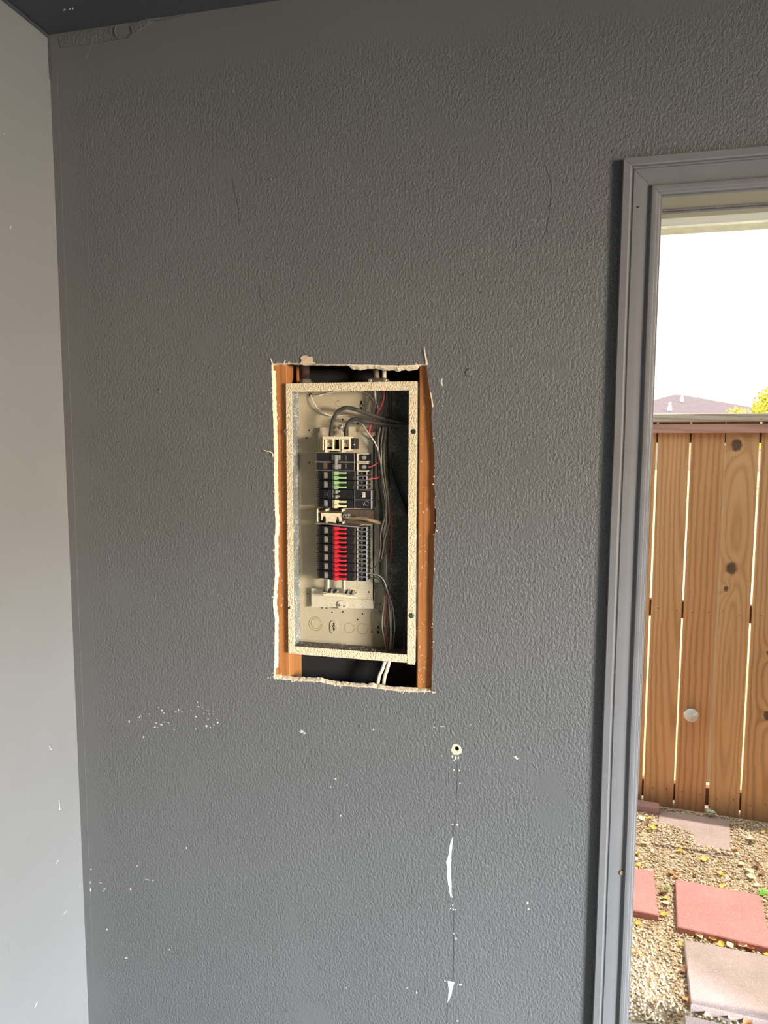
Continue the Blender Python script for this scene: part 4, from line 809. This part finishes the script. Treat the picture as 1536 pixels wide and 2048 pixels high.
mb = MB(); mb.box(.1265, .1435, .0030, .0055, fz(-.115), fz(1.46)); fobj('cover_strip', mb, wood('pale_strip_wood', (.86, .66, .42), (.70, .48, .27), .1, 0, 260), label='pale wood strip behind a gap')
for s in (-.62, 1.75):
    mb = MB(); mb.box(s, s + .089, .057, .146, fz(GZ0 - .05), fz(1.56), .003); fobj('fence_post', mb, M['rail'])
# plugged pipe end sticking out of the fence
d_ = Vector((math.cos(FA), -math.sin(FA), 0)); n_ = Vector((-math.sin(FA), -math.cos(FA), 0))
pc = Vector((0.6, 1.6, 0)) + d_*(0.0452,0.2148)[0] + Vector((0, 0, (0.0452,0.2148)[1]))
pe = thing('pipe_stub', tuple(pc), 'short grey pipe end with a lumpy white plug sticking out of a fence board', 'pipe')
mb = MB(); mb.lathe(pc, n_, [(-.001, .0235), (.030, .0235)], 20); obj('pipe', mb, flat('grey_pipe', (.25, .26, .30), .5), pe, True)
mb = MB(); prof_ = [(.026, .0275), (.036, .0315), (.044, .0285), (.048, .018), (.049, .006)]
mb.lathe(pc, n_, prof_, 24)
mb.v = [tuple(Vector(v) + (Vector(v) - pc).normalized()*0.010*noise.noise(Vector(v)*75)) for v in mb.v]
obj('foam_plug', mb, flat('white_foam', (.90, .87, .78), .85, 0, .06, 90, .001, 120), pe, True, label='lumpy off-white plug')

# ------------------------------------------------------------------ pavers
def pavmat(name, c, sp):
    g = NG(name); a = g.noise(260, 2, .6); b = g.noise(9, 3, .6)
    col_ = g.mix(g.step(b, .3, .7), tuple(x*.9 for x in c), tuple(min(1, x*1.1) for x in c)); col_ = g.mix(g.math('MULTIPLY', g.step(a, .60, .68), .75), col_, sp)
    col_ = g.mix(g.math('MULTIPLY', g.step(g.noise(70, 2), .70, .76), .5), col_, tuple(x*.45 for x in c))
    g.bump(a, .0012); return g.out(col_, .9, 0, .3)
M['pred'] = pavmat('red_paver', (.60, .26, .235), (.80, .55, .48)); M['ppink'] = pavmat('pale_pink_paver', (.45, .345, .315), (.72, .66, .60)); M['pbrick'] = pavmat('dusty_red_brick', (.47, .29, .26), (.62, .48, .42))
pavers = []
def paver(q, zt, th, mat, label, name='paving_slab', cat='paver'):
    mb = MB(); c = sum((Vector(p) for p in q), Vector((0, 0)))/4; b = .004
    pts = jit(q, a=.0007, step=.02); n = len(pts); vs = []
    for z, k in ((zt, .982), (zt - .0035, 1.0), (zt - th, 1.0)):
        for p in pts: v = c + (Vector(p) - c)*k; vs.append((v.x, v.y, z))
    ar = sum(pts[i][0]*pts[(i+1) % n][1] - pts[(i+1) % n][0]*pts[i][1] for i in range(n))
    fs = [tuple(range(n))] + [(k*n + n + i, k*n + n + (i+1) % n, k*n + (i+1) % n, k*n + i) for k in (0, 1) for i in range(n)] + [tuple(range(3*n-1, 2*n-1, -1))]
    if ar < 0: fs = [f[::-1] for f in fs]
    mb.add(vs, fs); o = obj(name, mb, mat); o['label'] = label; o['category'] = cat; pavers.append(([tuple(p) for p in q], zt)); return o
paver([(0.5017,0.9689), (0.7992,0.9396), (0.7627,0.6358), (0.4642,0.6768)], -.238, .055, M['pred'], 'whole red square concrete paver in the middle of the gravel path')
paver([(.120, 1.035), (0.4251,1.0032), (0.4076,0.7249), (.108, .752)], -.238, .055, M['pred'], 'red paver half hidden behind the door casing')
paver([(0.4761,0.6128), (.775, .592), (.748, .290), (0.4464,0.3114)], -.238, .055, M['ppink'], 'pale pinkish speckled paver in front of the whole red one')
paver([(0.4193,0.2635), (.722, .238), (.70, -.0 + .16), (.41, .16)], -.238, .05, M['ppink'], 'pale paver cut off by the bottom edge of the picture')
paver([(0.5205,1.5496), (0.8269,1.5404), (0.7603,1.2318), (.462, 1.235)], -.2585, .045, M['ppink'], 'dusty pink paver at the fence foot strewn with gravel')
paver([(.24, 1.60), (0.5222,1.568), (.515, 1.513), (.235, 1.535)], -.232, .06, M['pbrick'], 'dull red brick lying against the fence foot at the casing', 'brick', 'brick')

# ------------------------------------------------------------------ gravel (one mass of pebbles)
def inside(q, x, y):
    r = np.ones(x.shape, bool); n = len(q)
    ar = sum(q[i][0]*q[(i+1) % n][1] - q[(i+1) % n][0]*q[i][1] for i in range(n)); sg = 1 if ar > 0 else -1
    for i in range(n):
        (ax, ay), (bx, by) = q[i], q[(i+1) % n]; r &= sg*((bx-ax)*(y-ay) - (by-ay)*(x-ax)) > 0
    return r
t_ = (1 + 5**.5)/2
ico = np.array([(-1, t_, 0), (1, t_, 0), (-1, -t_, 0), (1, -t_, 0), (0, -1, t_), (0, 1, t_), (0, -1, -t_), (0, 1, -t_), (t_, 0, -1), (t_, 0, 1), (-t_, 0, -1), (-t_, 0, 1)]); ico /= np.linalg.norm(ico[0])
icf = np.array([(0,11,5),(0,5,1),(0,1,7),(0,7,10),(0,10,11),(1,5,9),(5,11,4),(11,10,2),(10,7,6),(7,1,8),(3,9,4),(3,4,2),(3,2,6),(3,6,8),(3,8,9),(4,9,5),(2,4,11),(6,2,10),(8,6,7),(9,8,1)])
def pebbles(x, y, z, size, name, mat, label):
    n = len(x); sc = size[:, None]*np.stack([RNG.uniform(.8, 1.5, n), RNG.uniform(.7, 1.1, n), RNG.uniform(.45, .8, n)], 1)
    V_ = ico[None]*sc[:, None, :]*RNG.uniform(.82, 1.16, (n, 12, 1)); a = RNG.uniform(0, 6.283, n); tl_ = RNG.normal(0, .35, n)
    ca, sa, ct, st = np.cos(a), np.sin(a), np.cos(tl_), np.sin(tl_)
    X, Y, Z = V_[..., 0], V_[..., 1], V_[..., 2]
    X, Z = X*ct[:, None] + Z*st[:, None], -X*st[:, None] + Z*ct[:, None]
    X, Y = X*ca[:, None] - Y*sa[:, None], X*sa[:, None] + Y*ca[:, None]
    P_ = np.stack([X + x[:, None], Y + y[:, None], Z + z[:, None]], -1).reshape(-1, 3)
    F_ = (icf[None] + (np.arange(n)*12)[:, None, None]).reshape(-1, 3)
    me = bpy.data.meshes.new(name); me.vertices.add(len(P_)); me.vertices.foreach_set('co', P_.ravel()); me.loops.add(F_.size); me.loops.foreach_set('vertex_index', F_.ravel())
    me.polygons.add(len(F_)); me.polygons.foreach_set('loop_start', np.arange(0, F_.size, 3)); me.polygons.foreach_set('use_smooth', np.ones(len(F_), bool)); me.update(); me.validate()
    pal = np.array([(.72, .57, .37), (.82, .70, .50), (.60, .43, .26), (.86, .79, .65), (.50, .36, .23), (.70, .50, .30), (.80, .66, .44), (.64, .54, .42), (.42, .33, .25)])
    c = pal[RNG.choice(len(pal), n, p=[.2, .2, .12, .12, .07, .08, .12, .06, .03])]*RNG.uniform(.85, 1.12, (n, 1)); c = np.clip(c, 0, .95)
    at = me.color_attributes.new('stone', 'FLOAT_COLOR', 'POINT'); at.data.foreach_set('color', np.repeat(np.concatenate([c, np.ones((n, 1))], 1), 12, 0).ravel())
    me.materials.append(mat); o = bpy.data.objects.new(name, me); COL.objects.link(o); o['kind'] = 'stuff'; o['label'] = label; o['category'] = 'gravel'; return o
g = NG('pebble'); at = g.t.nodes.new('ShaderNodeAttribute'); at.attribute_name = 'stone'
M['pebble'] = g.out(g.mix(g.math('MULTIPLY', g.noise(300, 2), .3), at.outputs['Color'], (.35, .27, .18)), .8, 0, .3)
def scatter(n, x0, x1, y0, y1, zl, zh, s0, s1):
    x = RNG.uniform(x0, x1, n); y = RNG.uniform(y0, y1, n); z = RNG.uniform(zl, zh, n); s = RNG.uniform(s0, s1, n)
    k = y < 1.6 - math.tan(FA)*(x - .6) - .012
    for q, zt in pavers:
        c = np.mean(np.array(q), 0); qq = [tuple(c + (np.array(p) - c)*1.02) for p in q]; k &= ~inside(qq, x, y)
    return x[k], y[k], z[k], s[k]
A_ = scatter(27000, -.05, 1.25, .18, 1.62, GZ0 - .002, GZ0 + .006, .0036, .0062)
B_ = scatter(6500, 1.25, 2.2, .18, 1.62, GZ0 - .002, GZ0 + .006, .0045, .0075)
# gravel strewn over the paver at the fence
n = 2600; ex, ey = RNG.uniform(.45, .86, n), RNG.uniform(1.20, 1.53, n)
w_ = np.array([noise.noise(Vector((a*9, b*9, 2.0))) for a, b in zip(ex, ey)]) + 1.5*(1.40 - ey) / .2 - 1.2*(ex - .60)/.2*(ey > 1.27)
k_ = (w_ > .35) & inside(pavers[4][0], ex, ey); ex, ey = ex[k_], ey[k_]
xs = np.concatenate([A_[0], B_[0], ex]); ys = np.concatenate([A_[1], B_[1], ey]); zs = np.concatenate([A_[2], B_[2], RNG.uniform(-.256, -.2515, len(ex))]); ss = np.concatenate([A_[3], B_[3], RNG.uniform(.0035, .006, len(ex))])
pebbles(xs, ys, zs, ss, 'gravel', M['pebble'], 'tan pea gravel covering the path between the house and the fence')

# ------------------------------------------------------------------ fallen leaves, weeds
lc = {'yellow': (.78, .56, .10), 'pale': (.80, .70, .45), 'brown': (.36, .19, .09), 'rust': (.58, .27, .10)}
LM = {k: flat(k + '_leaf', v, .7, 0, .2, 60, .0006, 120) for k, v in lc.items()}
leafmesh = {}
def leaf_mb(s, curl):
    mb = MB(); wd = (0.0, .30, .42, .36, .20, 0.0); n = len(wd)
    for i, w in enumerate(wd):
        t = i/(n-1); x = (t - .5)*s; z = curl*s*(t - .5)**2*2
        for k in (-1, 0, 1): mb.v.append((x, k*w*s, z + abs(k)*w*s*.35 + .0006))
    for i in range(n-1):
        for k in (0, 1): a = i*3 + k; mb.f.append((a, a+3, a+4, a+1))
    m = len(mb.v); mb.v += [(x, y, z - .0005) for x, y, z in mb.v]; mb.f += [tuple(i + m for i in f[::-1]) for f in mb.f]
    return mb
LL = {'yellow': 'yellow fallen leaf', 'pale': 'pale dry curled leaf', 'brown': 'dark brown dead leaf', 'rust': 'rust-orange fallen leaf'}
MARKS = (('the whole red paver', .63, .81), ('the half hidden red paver', .29, .89), ('the pale speckled paver', .61, .45), ('the gravel-strewn paver', .63, 1.37), ('the fence foot', .85, 1.56), ('the brick', .40, 1.56))
NTH = ('nearest', 'second nearest', 'third nearest', 'fourth nearest', 'fifth nearest', 'sixth nearest', 'seventh nearest', 'eighth nearest', 'ninth nearest', 'tenth nearest')
leaves = []
def leaf(x, y, kind, s, z=GZ0 + .010):
    key = (kind, round(s, 3), random.randint(0, 2))
    if key not in leafmesh: leafmesh[key] = mesh('leaf', leaf_mb(s, random.uniform(.2, .9)), LM[kind], True)
    o = bpy.data.objects.new('leaf', leafmesh[key]); COL.objects.link(o); o.location = (x, y, z); o.rotation_euler = (random.gauss(0, .2), random.gauss(0, .2), random.uniform(0, 6.28))
    o['category'] = 'leaf'; o['group'] = 'fallen leaves on the gravel'; leaves.append((o, kind, x, y))
def label_leaves():
    by = {}
    for o, kind, x, y in leaves:
        d, m, mx, my = min((math.hypot(x - mx, y - my), m, mx, my) for m, mx, my in MARKS)
        side = ('right of' if x > mx else 'left of') if abs(x - mx) > abs(y - my) else ('on the fence side of' if y > my else 'on the house side of')
        by.setdefault((kind, m, side), []).append((d, o))
    for (kind, m, side), l in by.items():
        for k, (d, o) in enumerate(sorted(l, key=lambda t: t[0])): o['label'] = LL[kind] + (' ' if len(l) == 1 else ', ' + NTH[min(k, 9)] + ' ') + side + ' ' + m
for (x, y), kind, s in (((0.4713,1.3719), 'yellow', .03), ((0.448,1.3504), 'yellow', .025), ((0.5592,1.2102), 'yellow', .028), ((0.6429,1.1667), 'yellow', .03), ((0.4962,1.0304), 'rust', .034), ((0.5131,1.0055), 'rust', .026), ((0.5875,1.0405), 'rust', .022),
        ((0.4325,0.7541), 'yellow', .032), ((0.4467,0.8256), 'pale', .034), ((0.4473,0.8936), 'brown', .034), ((0.451,0.8564), 'yellow', .026), ((0.5344,0.659), 'pale', .032), ((0.5784,0.6603), 'yellow', .030), ((0.6,0.6406), 'yellow', .026), ((0.6713,0.6458), 'pale', .036), ((0.6936,0.6421), 'rust', .034), ((0.6296,0.6416), 'pale', .030),
        ((0.7972,1.2786), 'rust', .028), ((0.8731,1.3649), 'pale', .050), ((0.9445,1.453), 'yellow', .026), ((0.6897,1.0742), 'yellow', .024), ((0.8032,1.0773), 'pale', .036), ((0.8092,1.1206), 'pale', .032), ((0.8529,1.1145), 'brown', .032), ((0.814,1.0313), 'pale', .024), ((0.6766,0.9894), 'yellow', .022),
        ((0.6036,0.2907), 'rust', .034), ((0.5594,0.2961), 'pale', .034), ((0.4906,0.2933), 'pale', .026), ((0.443,0.34), 'rust', .028), ((0.4543,0.475), 'brown', .030), ((0.468,0.608), 'yellow', .018), ((0.3357,0.6855), 'yellow', .026), ((0.3258,0.5182), 'yellow', .016), ((0.3789,1.1377), 'yellow', .024), ((0.3756,1.0606), 'yellow', .022), ((0.3676,1.0985), 'pale', .030), ((0.4138,1.2314), 'pale', .034), ((0.4268,1.4415), 'pale', .036), ((0.449,1.4035), 'brown', .03), ((0.4666,1.4625), 'yellow', .022),
        ((0.7416,0.6207), 'yellow', .024), ((0.4005,0.6101), 'pale', .016), ((0.6222,0.6711), 'rust', .026), ((0.4094,0.2406), 'pale', .03), ((0.7882,1.1672), 'pale', .03), ((0.8473,1.1644), 'brown', .034), ((0.7908,1.2398), 'pale', .02)):
    leaf(x, y, kind, s)
for _ in range(24):
    x, y = random.uniform(.05, 1.7), random.uniform(.3, 1.5)
    if any(inside(q, np.array([x]), np.array([y]))[0] for q, zt in pavers): continue
    leaf(x, y, random.choice(('yellow', 'pale', 'brown', 'rust')), random.choice((.018, .024, .030)))
label_leaves()
def tuft(name, x, y, label, n, L, mat, z=GZ0 + .004):
    mb = MB()
    for i in range(n):
        a = random.uniform(0, 6.28); l = L*random.uniform(.5, 1.1); e = random.uniform(.25, 1.0); w = l*.22; d = Vector((math.cos(a), math.sin(a), e)).normalized(); s = Vector((-math.sin(a), math.cos(a), 0))*w
        b = Vector((x + random.uniform(-.4, .4)*L, y + random.uniform(-.25, .25)*L, z)); t1 = b + d*l*.55; t2 = b + d*l + Vector((0, 0, -.25*l))
        mb.add([b, t1 + s, t2, t1 - s, t1 + Vector((0, 0, .0012))], [(0, 1, 4), (1, 2, 4), (2, 3, 4), (3, 0, 4)])
    o = obj(name, mb, mat, None, True); o['label'] = label; o['category'] = 'weed'
tuft('green_weed', (0.8257,0.9833)[0], (0.8257,0.9833)[1], 'bright green weed at the right edge beside the red paver', 16, .034, flat('green_weed', (.22, .48, .06), .6, 0, .3, 50))
tuft('pale_weed', (0.7464,1.5792)[0], 1.555, 'pale green-white weed clump at the fence foot behind the dusty paver', 22, .036, flat('pale_weed', (.62, .70, .52), .7, 0, .2, 50), GZ0 + .018)
tuft('dry_weed', (0.4564,0.927)[0], (0.4564,0.927)[1], 'small green weed between the two red pavers', 7, .022, flat('dull_weed', (.30, .42, .12), .7, 0, .3, 50))

# ------------------------------------------------------------------ beyond the fence: house, tree, hedge
M['shingle'] = flat('brown_purple_shingles', (0.24, 0.185, 0.195), 0.9, 0, 0.1, 3)
M['stucco'] = flat('pale_stucco', (0.6, 0.55, 0.48), 0.9, 0, 0.05, 2)
M['ventm'] = flat('white_roof_vent', (0.85, 0.85, 0.85), 0.5, 0, 0.02, 10)
hs = thing('house', (7.9, 56, GZ0), 'neighbouring house with low brown hip roofs beyond the fence', 'house')
def hip(cx, cy, hw, hd, ridge, ze, zp, name):
    mb = MB(); a, b, c_, d = (cx-hw, cy-hd, ze), (cx+hw, cy-hd, ze), (cx+hw, cy+hd, ze), (cx-hw, cy+hd, ze); e, f = (cx-ridge/2, cy, zp), (cx+ridge/2, cy, zp)
    low = [(x, y, z - .18) for x, y, z in (a, b, c_, d)]
    mb.add([a, b, c_, d, e, f] + low, [(0, 1, 5, 4), (1, 2, 5), (2, 3, 4, 5), (3, 0, 4), (0, 6, 7, 1), (1, 7, 8, 2), (2, 8, 9, 3), (3, 9, 6, 0), (9, 8, 7, 6)]); return obj(name, mb, M['shingle'], hs)
p1 = (8.7897,56,5.0404); p2 = (11.0939,50,3.8916)
hip(p1[0], 56, 7.6, 7.6, .5, p1[2] - 2.15, p1[2], 'main_roof'); hip(p2[0], 50, 3.6, 4.5, .3, p2[2] - 1.15, p2[2], 'wing_roof')
mb = MB(); mb.box(p1[0] - 7, p1[0] + 7, 49.2, 63, GZ0 - .02, p1[2] - 2.3); obj('house_wall', mb, M['stucco'], hs)
mb = MB(); mb.box(p2[0] - 3.2, p2[0] + 3.2, 46.2, 49.2, GZ0 - .02, p2[2] - 1.3); obj('house_wall', mb, M['stucco'], hs)
def rvent(q, y, r, h, mat):
    mb = MB(); mb.lathe((q[0], y, q[2] - .25), (0, 0, 1), [(0, r), (.25, r*.95), (.25 + h*.55, r*.5), (.25 + h*.6, r*.75), (.25 + h, r*.5)], 10); obj('roof_vent', mb, mat, hs)
rvent((8.7416,53.6,4.603), 53.6, .14, .26, M['ventm']); rvent((7.5645,51,3.8653), 51, .16, .36, M['ventm'])
rvent((10.0692,55,4.5794), 55, .06, .26, M['steel']); rvent((7.6391,55,4.6772), 55, .04, .2, M['steel'])
def foliage(name, blobs, n, ls, mat, label, cat, trunk=None):
    root = thing(name, (blobs[0][0], blobs[0][1], GZ0 - .02), label, cat)
    tot = sum(b[3]**2 for b in blobs); vs = []; fs = []
    for (x, y, z, r) in blobs:
        for _ in range(int(n*r*r/tot)):
            d = Vector((random.gauss(0, 1), random.gauss(0, 1), random.gauss(0, 1))).normalized(); p = Vector((x, y, z)) + d*r*random.uniform(.55, 1.05)
            u = Vector((random.gauss(0, 1), random.gauss(0, 1), random.gauss(0, 1))).normalized()*ls; w = u.cross(d).normalized()*ls*.6; b = len(vs)
            vs += [p - u, p + w, p + u, p - w, p + d*ls*.15]; fs += [(b, b+1, b+4), (b+1, b+2, b+4), (b+2, b+3, b+4), (b+3, b, b+4)]
    mb = MB(); mb.add(vs, fs); obj('foliage', mb, mat, root)
    if trunk: mb = MB(); mb.tube([(trunk[0], trunk[1], GZ0 - .05), (trunk[0] + .05, trunk[1], trunk[2]*.6), (trunk[0], trunk[1], trunk[2])], lambda t: trunk[3]*(1 - .6*t), 9, True, 4); obj('trunk', mb, M['rail'], root)
M['yleaf'] = flat('yellow_green_foliage', (.72, .66, .10), .7, 0, .3, 2)
q = (8.0492,28,2.7971)
foliage('tree', [(q[0], 28, q[2], .85), (q[0] + .9, 28.2, q[2] + .1, .9), (q[0] + .3, 28, q[2] - .9, 1.0), (q[0] + 1.3, 28, q[2] - .9, 1.0)], 6000, .085, M['yleaf'], 'yellow-green tree top above the fence at the right edge', 'tree', (q[0] + .6, 28.1, q[2], .14))
q = (6.3833,24,2.3955)
foliage('hedge', [(q[0] + i*.55, 24 + .1*(i % 2), q[2] - .55 + .12*(i % 3), .55) for i in range(-1, 6)], 5000, .06, M['yleaf'], 'low yellow hedge showing just above the cap rail', 'hedge', (q[0], 24, q[2] - .4, .06))
